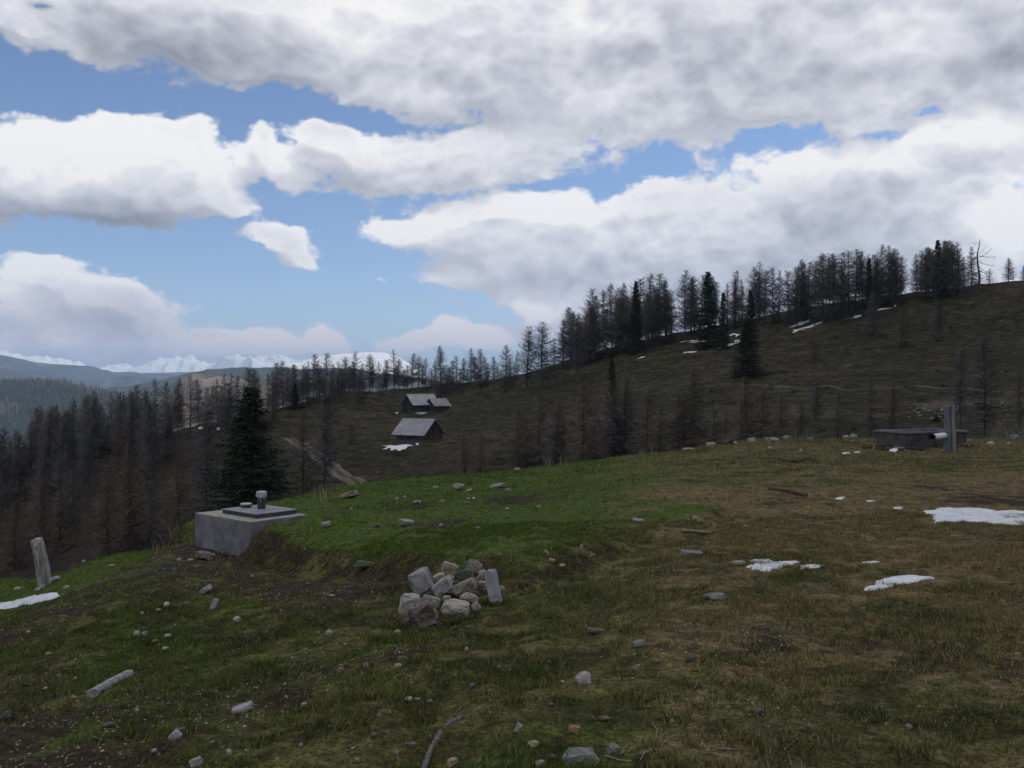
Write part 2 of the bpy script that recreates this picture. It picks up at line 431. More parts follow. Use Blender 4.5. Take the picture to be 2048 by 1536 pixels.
def turf_colour(g, pos):
    """albedo of the alpine turf as a function of the place on the ground"""
    big = g.noise(pos, .35, 4, .6); mid = g.noise(pos, 1.7, 4, .62); fine = g.noise(pos, 14, 5, .7)
    lush = attr(g, 'lush'); dry = attr(g, 'dry'); soil = attr(g, 'soil')
    green = g.mix(g.ss(fine, .35, .65), (.042, .070, .010), (.105, .155, .020))
    straw = g.mix(g.ss(fine, .3, .7), (.115, .088, .040), (.28, .210, .105))
    brown = g.mix(g.ss(fine, .35, .7), (.024, .018, .012), (.085, .060, .040))
    moss = g.mix(g.ss(fine, .3, .7), (.026, .030, .009), (.086, .082, .026))
    base = g.mix(g.ss(mid, .38, .64), moss, g.mix(g.ss(big, .3, .7), green, straw))
    fl = g.m('ADD', g.m('MULTIPLY', lush, 1.1), g.m('MULTIPLY', g.m('SUBTRACT', mid, .5), 1.4))
    c = g.mix(g.ss(fl, .28, .66), base, green)
    fd = g.m('ADD', dry, g.m('MULTIPLY', g.m('SUBTRACT', mid, .52), 1.8))
    c = g.mix(g.ss(fd, .22, .75, 0, .92), c, straw)
    fs = g.m('ADD', soil, g.m('MULTIPLY', g.m('SUBTRACT', g.noise(pos, 3.1, 4, .6), .5), 1.5))
    c = g.mix(g.ss(fs, .38, .62), c, brown)
    spk = g.noise(pos, 52, 3, .75)
    c = g.mix(g.ss(spk, .56, .38, 0, .72), c, (.010, .010, .005))
    c = g.mix(g.ss(spk, .60, .74, 0, .35), c, (.20, .17, .09))
    c = g.mix(g.ss(g.noise(pos, 7.5, 3, .6), .50, .36, 0, .5), c, (.018, .016, .009))
    return c, fine, mid

def turf_material():
    m, g, b = material("alpine_turf", .95, .08)
    pos = g.new('ShaderNodeNewGeometry').outputs['Position']
    c, fine, mid = turf_colour(g, pos)
    # scattered crumbs of limestone in the bare soil
    v = g.new('ShaderNodeTexVoronoi'); v.inputs['Scale'].default_value = 16; g.l.new(pos, v.inputs['Vector'])
    crumb = g.m('MULTIPLY', g.ss(v.outputs['Distance'], .20, .12), g.ss(attr(g, 'gravel'), .35, .7))
    sepc = g.new('ShaderNodeSeparateColor', Color=v.outputs['Color'])
    crumb = g.m('MULTIPLY', crumb, g.ss(sepc.outputs[0], .45, .55))
    c = g.mix(crumb, c, g.mix(sepc.outputs[1], (.20, .14, .10), (.42, .38, .33)))
    g.l.new(c, b.inputs['Base Color'])
    h = g.m('ADD', g.m('MULTIPLY', fine, .6), g.m('ADD', g.m('MULTIPLY', g.noise(pos, 46, 3, .7), .3), g.m('MULTIPLY', mid, 1.4)))
    bump(g, b, h, .07, .9)
    return m

def slope_material():
    """the hillside across the hollow: sheep-cropped brown winter grass, bare bank, a little rock"""
    m, g, b = material("winter_pasture", .95, .05)
    pos = g.new('ShaderNodeNewGeometry').outputs['Position']
    st = g.vm('MULTIPLY', pos, (1, 1, 3.5))
    a = g.noise(pos, .035, 4, .6); n = g.noise(st, .16, 5, .65); f = g.noise(st, 1.1, 5, .7); hum = g.noise(st, .45, 3, .6)
    green = g.mix(g.ss(f, .35, .65), (.017, .021, .010), (.040, .042, .018))
    brown = g.mix(g.ss(f, .32, .68), (.030, .024, .017), (.100, .078, .052))
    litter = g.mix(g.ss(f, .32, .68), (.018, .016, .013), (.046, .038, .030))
    c = g.mix(g.ss(n, .38, .62), green, brown)
    c = g.mix(g.ss(a, .42, .60, 0, .8), c, g.mix(g.ss(n, .4, .6), green, litter))
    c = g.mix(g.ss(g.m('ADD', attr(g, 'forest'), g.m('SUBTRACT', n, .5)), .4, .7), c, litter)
    c = g.mix(g.ss(hum, .50, .34, 0, .65), c, (.010, .011, .007))
    c = g.mix(g.ss(hum, .54, .68, 0, .55), c, (.10, .084, .052))
    bank = g.m('ADD', attr(g, 'bank'), g.m('MULTIPLY', g.m('SUBTRACT', f, .5), 1.6))
    c = g.mix(g.ss(bank, .45, .75), c, g.mix(g.ss(f, .4, .62), (.070, .052, .038), (.135, .112, .09)))
    wood = g.new('ShaderNodeVectorMath')
    far = attr(g, 'farland')
    fw = g.mix(g.ss(g.noise(pos, .012, 6, .7), .4, .6), (.018, .026, .018), (.060, .050, .034))
    c = g.mix(far, c, fw)
    g.l.new(c, b.inputs['Base Color'])
    tus = g.vor(g.vm('MULTIPLY', pos, (1, 1, 2)), .55, 'F1')
    bump(g, b, g.m('ADD', g.m('MULTIPLY', tus, .5), g.m('ADD', g.m('MULTIPLY', n, 1.4), g.m('MULTIPLY', f, .8))), .9, 1.0)
    return m
M_TURF = turf_material(); M_SLOPE = slope_material()

# ------------------------------------------------------------------ ground mesh
def build_ground():
    nr, nc = len(R_GRID), len(AZ_GRID)
    AA, RR = np.meshgrid(AZ_GRID, R_GRID, indexing='xy')       # (nr, nc)
    X = RR * np.sin(AA); Y = RR * np.cos(AA)
    Z = np.zeros_like(X)
    for i in range(0, nr, 100): Z[i:i+100] = ground_h(X[i:i+100], Y[i:i+100])
    verts = np.stack([X, Y, Z], -1).reshape(-1, 3)
    verts = np.vstack([verts, [[0, 0, gh(0.01, 0.01)]]])
    f = grid_faces(nr, nc)[:, ::-1]
    x, y = verts[:, 0], verts[:, 1]; r = np.hypot(x, y)
    fr = np.hypot(x[f[:, 0]], y[f[:, 0]])
    mi = (fr > 44).astype(int)
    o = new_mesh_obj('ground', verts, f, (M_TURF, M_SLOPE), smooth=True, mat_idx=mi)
    # close the hole under the photographer's feet
    ring = new_mesh_obj('ground_near', np.vstack([verts[:nc], verts[-1:]]), [(nc, (i + 1) % nc, i) for i in range(nc)], (M_TURF,), smooth=True)
    for q_, vv in ((o, verts), (ring, np.vstack([verts[:nc], verts[-1:]]))):
        x, y, z = vv[:, 0], vv[:, 1], vv[:, 2]; r = np.hypot(x, y)
        me = q_.data
        h, s = mound_parts(x, y)
        inside = sstep(s + .25 * fbm(x, y, .7, 2, 57), -.15, .75) * (y > 5) * (1 - sstep(x + 1.6 * fbm(x, y, 3, 3, 55), 1.6, 5.6))
        ledge = sstep(y, 16.5, 19) * (x < -4.6)
        t = x / np.maximum(y, .5)
        green_mid = np.exp(-((x - 0.5) / 4) ** 2 - ((y - 19) / 8) ** 2) * .35
        lush = np.clip(inside * .95 + ledge * .8 + green_mid + sstep(-t, .0, .25) * .14 + .10, 0, 1)
        lush = np.where((y > 5) & (s < .1) & (s > -.5), lush * .45, lush)
        right = sstep(t, -.02, .22)
        dry = np.clip(right * (.72 + .34 * fbm(x, y, 2.4, 3, 31)) * (1 - .35 * sstep(y, 14, 24)) - .1 * inside, 0, 1)
        dirt = np.clip(.55 * np.exp(-((t - .52) / .12) ** 2) * sstep(-y, -22, -10), 0, 1)
        soil = np.clip(.13 + .42 * fbm(x, y, 1.9, 3, 33) + .16 * sstep(-t, .0, .2) - .38 * inside - .3 * ledge + dirt * .55
                       - .10 * right, 0, 1)
        scarp = np.exp(-((s + .12) / .16) ** 2) * np.clip(h / .15, 0, 1) * (y > 5) * (y < 30)
        soil = np.clip(soil + scarp * (.12 + .32 * fbm(x, y, .9, 2, 66)), 0, 1)
        for (bx, by, br) in ((-1.0, 12.6, .5), (.1, 15.5, .9), (-1.6, 15, .5), (3.2, 16.5, .4)):
            soil = np.clip(soil + .7 * np.exp(-((x - bx) ** 2 + ((y - by) * .6) ** 2) / br ** 2), 0, 1)
        gravel = np.clip(.35 + .8 * fbm(x, y, 1.1, 2, 41) + .3 * sstep(-t, -.05, .2) - .5 * right, 0, 1)
        add_attr(me, 'lush', lush); add_attr(me, 'dry', dry); add_attr(me, 'soil', soil); add_attr(me, 'gravel', gravel)
        v = 768 - z / np.maximum(y, 1) * FPX; u = 1024 + t * FPX
        # the cut bank below the alp road on the right, and the larch litter in the hollow
        bank_c = np.interp(u, [900, 1050, 1150, 1300, 1450, 1520, 1600, 1750, 1900, 2050], [870, 850, 838, 836, 838, 832, 822, 826, 808, 806])
        bank = np.exp(-((v - bank_c) / np.interp(u, [1000, 1500, 2048], [6, 14, 20])) ** 2) * sstep(u, 930, 1150) * (r > 60) * (r < 200) * (.62 + .35 * fbm(x, y, 9, 2, 51))
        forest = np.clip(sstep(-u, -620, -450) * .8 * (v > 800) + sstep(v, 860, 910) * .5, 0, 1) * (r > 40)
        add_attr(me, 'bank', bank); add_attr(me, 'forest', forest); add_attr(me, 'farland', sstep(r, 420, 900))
    # join the small disc into the ground so that the ground is one sheet
    with bpy.context.temp_override(active_object=o, object=o, selected_objects=[o, ring], selected_editable_objects=[o, ring]):
        bpy.ops.object.join()
    tag(o, kind='structure')
    return o
ground = build_ground()

# ------------------------------------------------------------------ mountains and hills beyond
def far_material(name, kind):
    m, g, b = material(name, .9, .05)
    pos = g.new('ShaderNodeNewGeometry')
    P = pos.outputs['Position']
    nz = g.new('ShaderNodeSeparateXYZ', Vector=pos.outputs['Normal']).outputs[2]
    if kind == 'snow':
        n = g.noise(P, .0012, 8, .72)
        hgt = attr(g, 'alt')
        sn = g.m('ADD', hgt, g.m('MULTIPLY', g.m('SUBTRACT', n, .5), 1.5))
        rock = g.mix(g.ss(n, .4, .6), (.10, .085, .075), (.20, .17, .15))
        low = g.mix(g.ss(g.noise(P, .006, 6, .7), .4, .62), (.018, .028, .022), (.055, .055, .045))
        sp = g.ss(g.m('ADD', nz, g.m('MULTIPLY', g.m('SUBTRACT', g.noise(P, .004, 6, .75), .5), 1.2)), .22, .50)
        hi = g.mix(sp, rock, (.86, .87, .90))
        c = g.mix(g.ss(sn, .34, .46), low, hi)
    elif kind == 'grass':
        n = g.noise(P, .012, 7, .7)
        c = g.mix(g.ss(n, .38, .62), (.105, .085, .06), (.19, .15, .11))
        c = g.mix(g.ss(g.noise(P, .03, 6, .75), .54, .62), c, (.03, .035, .02))
        c = g.mix(g.ss(attr(g, 'alt'), .55, .25), c, (.035, .035, .025))
    elif kind == 'valley':
        n = g.noise(P, .0022, 7, .72)
        c = g.mix(g.ss(n, .42, .60), (.012, .018, .020), (.050, .046, .038))
        c = g.mix(g.ss(g.noise(P, .0009, 5, .7), .60, .68), c, (.15, .12, .09))
    else:
        n = g.noise(P, .02, 7, .75)
        c = g.mix(g.ss(n, .38, .60), (.016, .026, .017), (.046, .046, .028))
        c = g.mix(g.ss(g.noise(P, .004, 6, .7), .58, .68), c, (.12, .095, .065))
    g.l.new(c, b.inputs['Base Color'])
    sc, d = {'snow': (.003, 160), 'grass': (.03, 9), 'valley': (.004, 90), 'forest': (.045, 14)}[kind]
    bump(g, b, g.noise(P, sc, 7, .7), d, 1.0)
    return m

def ridge(name, D, crest, mat, front, back, zbase, rough_amp, rough_wl, seed, step=5, rows=46, zback=None, conc=1.3):
    """a mountain with its own depth: crest height known along the skyline, flanks falling to the valley on both sides"""
    us = np.array([c[0] for c in crest], float); vs = np.array([c[1] for c in crest], float)
    U = np.arange(us[0], us[-1] + 1, step)
    zc = -(pchip(us, vs, U) - 768) / FPX * D
    T = np.concatenate([-np.linspace(1, 0, rows) ** 1.4, np.linspace(0, 1, 14)[1:]])
    UU, TT = np.meshgrid(U, T)
    Y = D + np.where(TT < 0, TT * front, TT * back)
    X = (UU - 1024) / FPX * D * (1 + (Y / D - 1) * .55)
    ZC = np.broadcast_to(zc, UU.shape)
    zb = np.where(TT < 0, zbase, zbase if zback is None else zback)
    k = np.abs(TT)
    edge = np.minimum(1, np.minimum((UU - us[0]), (us[-1] - UU)) / 60.0 + .02)
    Z = zb + (ZC - zb) * (1 - k) ** conc
    n = fbm(X, Y, rough_wl, 6, seed, .55)
    rid = 1 - 2 * np.abs(fbm(X, Y, rough_wl * .8, 5, seed + 5, .55))
    Z = Z + rough_amp * (n * .6 + rid * .5) * sstep(k, .0, .22) + rough_amp * .10 * fbm(X, Y, rough_wl * .16, 4, seed + 9) * 1.0
    Z = np.minimum(Z, 780)
    o = new_mesh_obj(name, np.stack([X, Y, Z], -1).reshape(-1, 3), grid_faces(len(T), len(U))[:, ::-1], (mat,), smooth=True)
    zmax = Z.max()
    add_attr(o.data, 'alt', np.clip((Z - zb) / (zmax - zb + 1), 0, 1).ravel())
    tag(o, kind='structure')
    return o

FM = {k: far_material('far_' + k, k) for k in ('snow', 'grass', 'valley', 'forest')}
def jag(pts, amp, seed, step=9):
    """insert small summits between the points of a skyline"""
    r = np.random.default_rng(seed); us = [p[0] for p in pts]; vs = [p[1] for p in pts]
    U = np.arange(us[0], us[-1], step)
    return [(float(u), float(np.interp(u, us, vs) + r.normal() * amp)) for u in U] + [pts[-1]]

ridge('forested_hill', 2600, [(-420,800),(-150,780),(0,771),(60,768),(110,769),(150,776),(200,787),(260,800),(330,832),(420,885)], FM['forest'], 900, 900, -290, 20, 420, 101, 4)
ridge('hill', 2900, [(230,850),(300,805),(338,783),(362,763),(388,748),(425,750),(470,756),(540,772),(620,800),(700,850)], FM['grass'], 900, 900, -300, 24, 460, 131, 4)
ridge('wooded_hills', 4600, [(150,815),(190,790),(205,781),(230,771),(260,772),(300,765),(340,756),(380,744),(430,738),(500,734),(560,736),(620,737),(700,738),(820,754),(900,762),(1000,775),(1100,790)], FM['forest'], 1700, 1400, -350, 60, 700, 151, 4)
ridge('valley_side', 6500, [(-420,715),(-150,728),(0,738),(40,744),(80,758),(120,772),(200,788),(300,800)], FM['valley'], 2200, 1500, -360, 90, 1100, 171, 5)
ridge('mountain', 9500, [(-420,690),(-150,700),(0,711),(60,719),(110,730),(150,730),(185,731),(215,740),(260,745),(330,747),(420,756),(520,768)], FM['valley'], 3600, 2500, -370, 160, 1600, 181, 5)
ridge('valley_floor_hills', 12500, [(150,752),(260,747),(380,744),(480,744),(620,752)], FM['valley'], 2500, 2500, -370, 60, 1600, 187, 6)
ridge('snow_peaks', 13500, jag([(-420,690),(-150,694),(0,701),(10,703),(40,711),(75,714),(95,715),(125,720),(140,722),(165,728),(200,748)], 1.6, 3), FM['snow'], 3000, 2500, -370, 150, 1200, 191, 3, 60)
ridge('alpine_range', 17000, jag([(180,760),(198,741),(215,734),(236,728),(250,731),(262,734),(290,728),(306,723),(316,718),(326,724),(344,718),(356,725),(368,719),(380,729),(398,722),(414,731),(440,722),(470,716),(500,721),(540,713),(575,717),(620,722),(680,740)], 1.8, 8), FM['snow'], 3200, 4000, -380, 300, 1500, 201, 2.5, 80, conc=1.0)
ridge('snow_dome', 8000, [(500,745),(560,731),(600,723),(622,716),(645,711),(680,708),(720,704.5),(760,705),(785,710),(805,719),(825,733),(850,752),(900,790)], FM['snow'], 2600, 2400, -330, 70, 900, 221, 3, 60)

def far_forest():
    """conifers of the forested hill across the valley: too many to count"""
    vs, fs, mi = [], [], []
    n = 15000
    hill = bpy.data.objects['forested_hill'].data
    r = np.random.default_rng(5)
    co = np.empty(len(hill.vertices) * 3, dtype=np.float32); hill.vertices.foreach_get('co', co); co = co.reshape(-1, 3)
    pick = co[(co[:, 1] < 2680) & (co[:, 1] > 1900) & (co[:, 0] > -1600)]
    idx = r.integers(0, len(pick), n)
    P = pick[idx] + np.stack([r.normal(0, 8, n), r.normal(0, 9, n), np.zeros(n)], -1)
    H = r.uniform(13, 25, n); W = H * r.uniform(.13, .2, n)
    tan = (fbm(P[:, 0], P[:, 1], 120, 3, 61) + r.normal(0, .35, n)) > .42
    V_, F_, M_ = [], [], []
    for i in range(n):
        b = len(V_) * 1
        x, y, z = P[i]; a0 = r.uniform(0, 6.3)
        base = len(V_)
        for t_, (h0, h1, w) in enumerate(((.12, .62, 1.0), (.45, 1.0, .62))):
            bb = len(V_)
            for k in range(5):
                a = a0 + k * 1.2566 + t_ * .6
                wk = W[i] * w * (.75 + .5 * ((k * 7 + i) % 5) / 5)
                V_.append((x + math.cos(a) * wk, y + math.sin(a) * wk, z + H[i] * h0 - 1))
            V_.append((x, y, z + H[i] * h1 - 1))
            for k in range(5):
                F_.append((bb + k, bb + (k + 1) % 5, bb + 5)); M_.append(int(tan[i]))
    m1 = simple_mat('far_spruce', (.020, .028, .022), (.040, .050, .034), .3)
    m2 = simple_mat('far_larch', (.055, .046, .036), (.115, .092, .068), .3)
    o = new_mesh_obj('distant_forest', V_, np.array(F_), (m1, m2), mat_idx=M_)
    tag(o, 'mixed dark spruce and pale larch forest covering the rounded hill across the valley', 'forest', kind='stuff')
far_forest()

# ------------------------------------------------------------------ the air
def build_haze():
    m = bpy.data.materials.new('haze'); m.use_nodes = True
    t = m.node_tree; t.nodes.clear()
    o = t.nodes.new('ShaderNodeOutputMaterial'); p = t.nodes.new('ShaderNodeVolumePrincipled')
    p.inputs['Color'].default_value = (.50, .70, 1.0, 1); p.inputs['Density'].default_value = HAZE_DENSITY
    p.inputs['Anisotropy'].default_value = .1
    t.links.new(p.outputs[0], o.inputs['Volume'])
    x0, x1, y0, y1, z0, z1 = -27500, 27500, -27500, 27500, -700, 800
    v = [(x, y, z) for z in (z0, z1) for y in (y0, y1) for x in (x0, x1)]
    f = [(0, 2, 3, 1), (4, 5, 7, 6), (0, 1, 5, 4), (2, 6, 7, 3), (0, 4, 6, 2), (1, 3, 7, 5)]
    h = new_mesh_obj('haze', v, f, (m,))
    tag(h, 'thin blue mountain air filling the valley', 'haze', kind='stuff')
HAZE_DENSITY = 7.0e-5
build_haze()

def build_shade_cloud():
    """unseen cumulus added on the sun line to shade this alp but not the peaks"""
    H = 1250.0
    cx, cy = H / math.tan(SUN_ELEV) * math.sin(SUN_AZ), H / math.tan(SUN_ELEV) * math.cos(SUN_AZ)
    nu, nv = 160, 60
    A, E = np.meshgrid(np.linspace(0, 2 * math.pi, nu), np.linspace(-math.pi / 2, math.pi / 2, nv))
    nx, ny, nz = np.cos(E) * np.cos(A), np.cos(E) * np.sin(A), np.sin(E)
    s = 1 + .22 * fbm(A * 160 + 40 * np.sin(E), E * 160, 170, 4, 301) * np.cos(E)
    s = s + .05 * fbm(nx * 900 + nz * 300, ny * 900, 120, 4, 303)
    s[:, -1] = s[:, 0]
    X = cx + nx * 760 * s - 40; Y = cy + ny * 700 * s + 30
    Z = 1330 + np.where(nz < 0, nz * 60, nz * 420) * s + 20 * fbm(X, Y, 160, 3, 305)
    m = simple_mat('shade_cloud_white', (.86, .87, .9), (.92, .92, .93), .01, rough=1.0, spec=0)
    o = new_mesh_obj('shade_cloud', np.stack([X, Y, Z], -1).reshape(-1, 3), grid_faces(nv, nu), (m,), smooth=True)  # opaque mesh added out of view to block the sun
    tag(o, kind='structure')
build_shade_cloud()

# ------------------------------------------------------------------ trees
M_TRUNK = simple_mat('larch_bark', (.030, .024, .020), (.070, .056, .046), 3.0, dist=.02, stretch=(2, 2, .5))
M_TWIG = simple_mat('bare_larch_twigs', (.072, .062, .056), (.130, .112, .098), .8, dist=.0, strength=0, detail=2)
M_TWIG2 = simple_mat('bare_larch_twigs_grey', (.066, .063, .066), (.118, .110, .110), .8, dist=.0, strength=0, detail=2)
M_TWIG3 = simple_mat('bare_larch_twigs_rusty', (.072, .056, .045), (.130, .098, .074), .8, dist=.0, strength=0, detail=2)
M_NEEDLE = simple_mat('spruce_needles', (.010, .018, .010), (.026, .040, .018), .9, dist=.0, strength=0, detail=3)
M_DEAD = simple_mat('dead_wood', (.045, .040, .036), (.10, .09, .08), 3.0, dist=.02, stretch=(2, 2, .5))

def tube(P, R, n=5, cap=True):
    """tapered tube along the points P"""
    P = [Vector(p) for p in P]; V_, F_ = [], []
    up = Vector((0, 0, 1))
    for i, p in enumerate(P):
        d = (P[min(i + 1, len(P) - 1)] - P[max(i - 1, 0)]).normalized()
        a = d.cross(up if abs(d.z) < .9 else Vector((1, 0, 0))).normalized(); b = d.cross(a)
        for k in range(n):
            t = 2 * math.pi * k / n
            V_.append(p + (a * math.cos(t) + b * math.sin(t)) * R[i])
    for i in range(len(P) - 1):
        for k in range(n):
            F_.append((i * n + k, i * n + (k + 1) % n, (i + 1) * n + (k + 1) % n, (i + 1) * n + k))
    if cap:
        F_.append(tuple(range(n))[::1]); F_.append(tuple((len(P) - 1) * n + k for k in range(n))[::-1])
    return V_, F_

class MB:
    def __init__(self): self.v, self.f, self.m = [], [], []
    def add(self, vf, mi=0):
        b = len(self.v); v, f = vf
        self.v += [tuple(p) for p in v]; self.f += [tuple(b + i for i in q) for q in f]; self.m += [mi] * len(f)
        return self
    def build(self, name, mats, parent=None, smooth=False, loc=None):
        return new_mesh_obj(name, self.v, self.f, mats if isinstance(mats, (list, tuple)) else (mats,), parent, smooth, self.m, loc)

def larch_meshes(seed, width=.20, bare=.16, density=1.0, lean=0.0, ragged=.25, tips=.7):
    """trunk and crown of a bare larch one unit tall"""
    r = np.random.default_rng(seed)
    bend = r.normal(0, .012, 2); ph = r.uniform(0, 6)
    def axis(h): return np.array([bend[0] * math.sin(h * 3 + ph) + lean * h, bend[1] * math.cos(h * 2.5 + ph), h])
    hs = np.linspace(-.02, 1, 12)
    tr = MB().add(tube([axis(h) for h in hs], [.0105 * (1 - h) ** .9 + .0010 + (.004 if h < .03 else 0) for h in hs], 6))
    V_, F_, M_ = [], [], []
    def tri(a, b, c): 
        n = len(V_); V_.extend((a, b, c)); F_.append((n, n + 1, n + 2))
    h = bare
    sect = r.uniform(.65, 1.25, 8)
    while h < .985:
        t = (h - bare) / (1 - bare)
        prof = (1 - t) ** tips * (1 - .35 * math.exp(-t * 9))
        nb = max(2, int(r.integers(3, 6) * density))
        for k in range(nb):
            if r.random() < .10: continue
            a = r.uniform(0, 2 * math.pi)
            L = width * prof * sect[int(a / 6.2832 * 8) % 8] * r.uniform(1 - ragged * 1.6, 1 + ragged) + .010
            p0 = axis(h); d = np.array([math.cos(a), math.sin(a), 0]); s = np.array([-d[1], d[0], 0])
            rise = r.normal(.05, .16) + .55 * t - .22 * (1 - t)
            pts = []
            for q in np.linspace(0, 1, 5):
                pts.append(p0 + d * L * q + np.array([0, 0, L * (rise * q - .38 * q * (1 - q) * (1 - t) + .22 * q ** 3)]) + s * L * .08 * math.sin(q * 4 + a * 3))
            w0 = .0030 * (.35 + prof)
            for q in range(4):
                wa, wb = w0 * (1 - q / 4.3), w0 * (1 - (q + 1) / 4.3)
                up = np.array([0, 0, 1.])
                tri(pts[q] + up * wa, pts[q + 1] + up * wb, pts[q] - up * wa)
                tri(pts[q + 1] + up * wb, pts[q + 1] - up * wb, pts[q] - up * wa)
                tri(pts[q] + s * wa, pts[q + 1], pts[q] - s * wa)
            nt = int(4 + 72 * L)
            for _ in range(nt):
                q = r.uniform(.12, 1.0) ** .8 * 4; i = min(3, int(q)); f = q - i
                p = pts[i] * (1 - f) + pts[i + 1] * f
                tl = (.018 + .30 * L * r.uniform(.25, 1)) * (1.15 - .6 * q / 4)
                sd = s * r.choice([-1, 1]) * r.uniform(.4, 1.1) + d * r.uniform(-.1, .9) + np.array([0, 0, r.uniform(-1.1, .35)])
                sd = sd / (np.linalg.norm(sd) + 1e-6)
                o = np.cross(sd, [0, 0, 1.]) * .0015 + np.array([0, 0, .0012])
                e = p + sd * tl
                tri(p + o, e, p - o)
                if r.random() < .6:
                    pm = p + sd * tl * r.uniform(.3, .7)
                    e2 = pm + (sd + r.normal(0, .7, 3)) * tl * .5
                    tri(pm + o, e2, pm - o)
        h += r.uniform(.010, .021) / density ** .5
    return tr, V_, F_

def spruce_meshes(seed, width=.19, bare=.03, nmul=1.0, tips=.85):
    r = np.random.default_rng(seed)
    hs = np.linspace(-.02, 1, 8)
    tr = MB().add(tube([(0, 0, h) for h in hs], [.016 * (1 - h) + .001 for h in hs], 6))
    V_, F_ = [], []
    def tri(a, b, c):
        n = len(V_); V_.extend((a, b, c)); F_.append((n, n + 1, n + 2))
    h = bare; sect = r.uniform(.75, 1.2, 9)
    while h < .99:
        t = (h - bare) / (1 - bare)
        prof = (1 - t) ** tips
        nb = int(r.integers(6, 10) * nmul)
        for k in range(nb):
            a = r.uniform(0, 2 * math.pi)
            L = width * prof * sect[int(a / 6.2832 * 9) % 9] * r.uniform(.62, 1.18) + .012
            d = np.array([math.cos(a), math.sin(a), 0]); s = np.array([-d[1], d[0], 0])
            droop = -.35 + .7 * t + r.normal(0, .1)
            nt = int(8 + 130 * L)
            for _ in range(nt):
                q = r.uniform(.1, 1)
                p = np.array([0, 0, h]) + d * L * q + np.array([0, 0, L * (droop * q + .18 * q * q)]) + s * L * r.normal(0, .11)
                tl = .012 + .034 * r.uniform(.3, 1) * (1 - .4 * t)
                sd = d * r.uniform(.1, 1) + s * r.uniform(-.9, .9) + np.array([0, 0, r.uniform(-.9, .15)])
                sd /= np.linalg.norm(sd) + 1e-6
                o = np.cross(sd, r.normal(0, 1, 3)); o = o / (np.linalg.norm(o) + 1e-6) * .0045
                tri(p + o, p + sd * tl, p - o)
        h += r.uniform(.012, .020)
    return tr, V_, F_

LIB = {}
def proto(kind, key, fn, *a, mat=None, bark=M_TRUNK, **k):
    tr, V_, F_ = fn(*a, **k)
    tm = tr.build('trunk', bark, smooth=True); cm = new_mesh_obj('crown', np.array(V_), np.array(F_), (mat,))
    md = (tm.data, cm.data)
    for o in (tm, cm): bpy.data.objects.remove(o)
    LIB.setdefault(kind, []).append(md)
for i in range(5): proto('larch', i, larch_meshes, 20 + i, width=[.23, .27, .20, .28, .24][i], bare=[.16, .10, .22, .08, .14][i], ragged=[.25, .2, .35, .3, .4][i], tips=[.65, .8, .55, .9, .65][i], mat=[M_TWIG2, M_TWIG, M_TWIG2, M_TWIG, M_TWIG][i], density=1.45)
for i in range(3): proto('tall', i, larch_meshes, 40 + i, width=[.17, .15, .19][i], bare=[.18, .26, .15][i], ragged=.35, tips=.5, mat=[M_TWIG2, M_TWIG2, M_TWIG][i], density=1.4)
for i in range(3): proto('thin', i, larch_meshes, 60 + i, width=[.22, .26, .24][i], bare=[.10, .06, .14][i], ragged=.4, tips=.8, mat=[M_TWIG, M_TWIG3, M_TWIG][i], density=1.0)
for i in range(2): proto('rusty', i, larch_meshes, 70 + i, width=.28, bare=.04, ragged=.3, tips=.8, mat=M_TWIG3, density=1.4)
for i in range(3): proto('spruce', i, spruce_meshes, 80 + i, width=[.19, .14, .23][i], mat=M_NEEDLE)

NAMES = {'larch': 'larch_tree', 'tall': 'larch_tree', 'thin': 'larch_tree', 'rusty': 'larch_tree', 'spruce': 'spruce_tree'}
tree_rng = random.Random(5)
def tree_at(x, y, height, kind, label, group=None, wide=1.0, var=None):
    md = LIB[kind]; md = md[tree_rng.randrange(len(md)) if var is None else var]
    e = empty(NAMES[kind], (x, y, gh(x, y) - .1), tree_rng.uniform(0, 6.28))
    e.scale = (height * wide, height * wide, height)
    for nm, me in (('trunk', md[0]), ('crown', md[1])):
        o = bpy.data.objects.new(nm, me); COL.objects.link(o); o.parent = e
    tag(e, label, 'tree', group)
    return e
OCC = []
def tree_px(u, vtop, vbase, kind, label, group=None, wide=1.0, d0=36, d1=345, var=None, dmin=None):
    """tree whose top and foot stand at these picture rows"""
    x, y, z = hit(u, vbase, d0, d1)
    if dmin is not None and y < dmin: y = dmin; x = (u - 1024) / FPX * y
    top = -(vtop - 768) / FPX * y
    h = max(2.5, top - gh(x, y))
    OCC.append((x, y))
    return tree_at(x, y, h, kind, label, group, wide, var)

G_RIDGE = 'larches crowded along the right-hand ridge'
L_RIDGE = 'bare grey-brown larch in the dense row along the right-hand ridge'
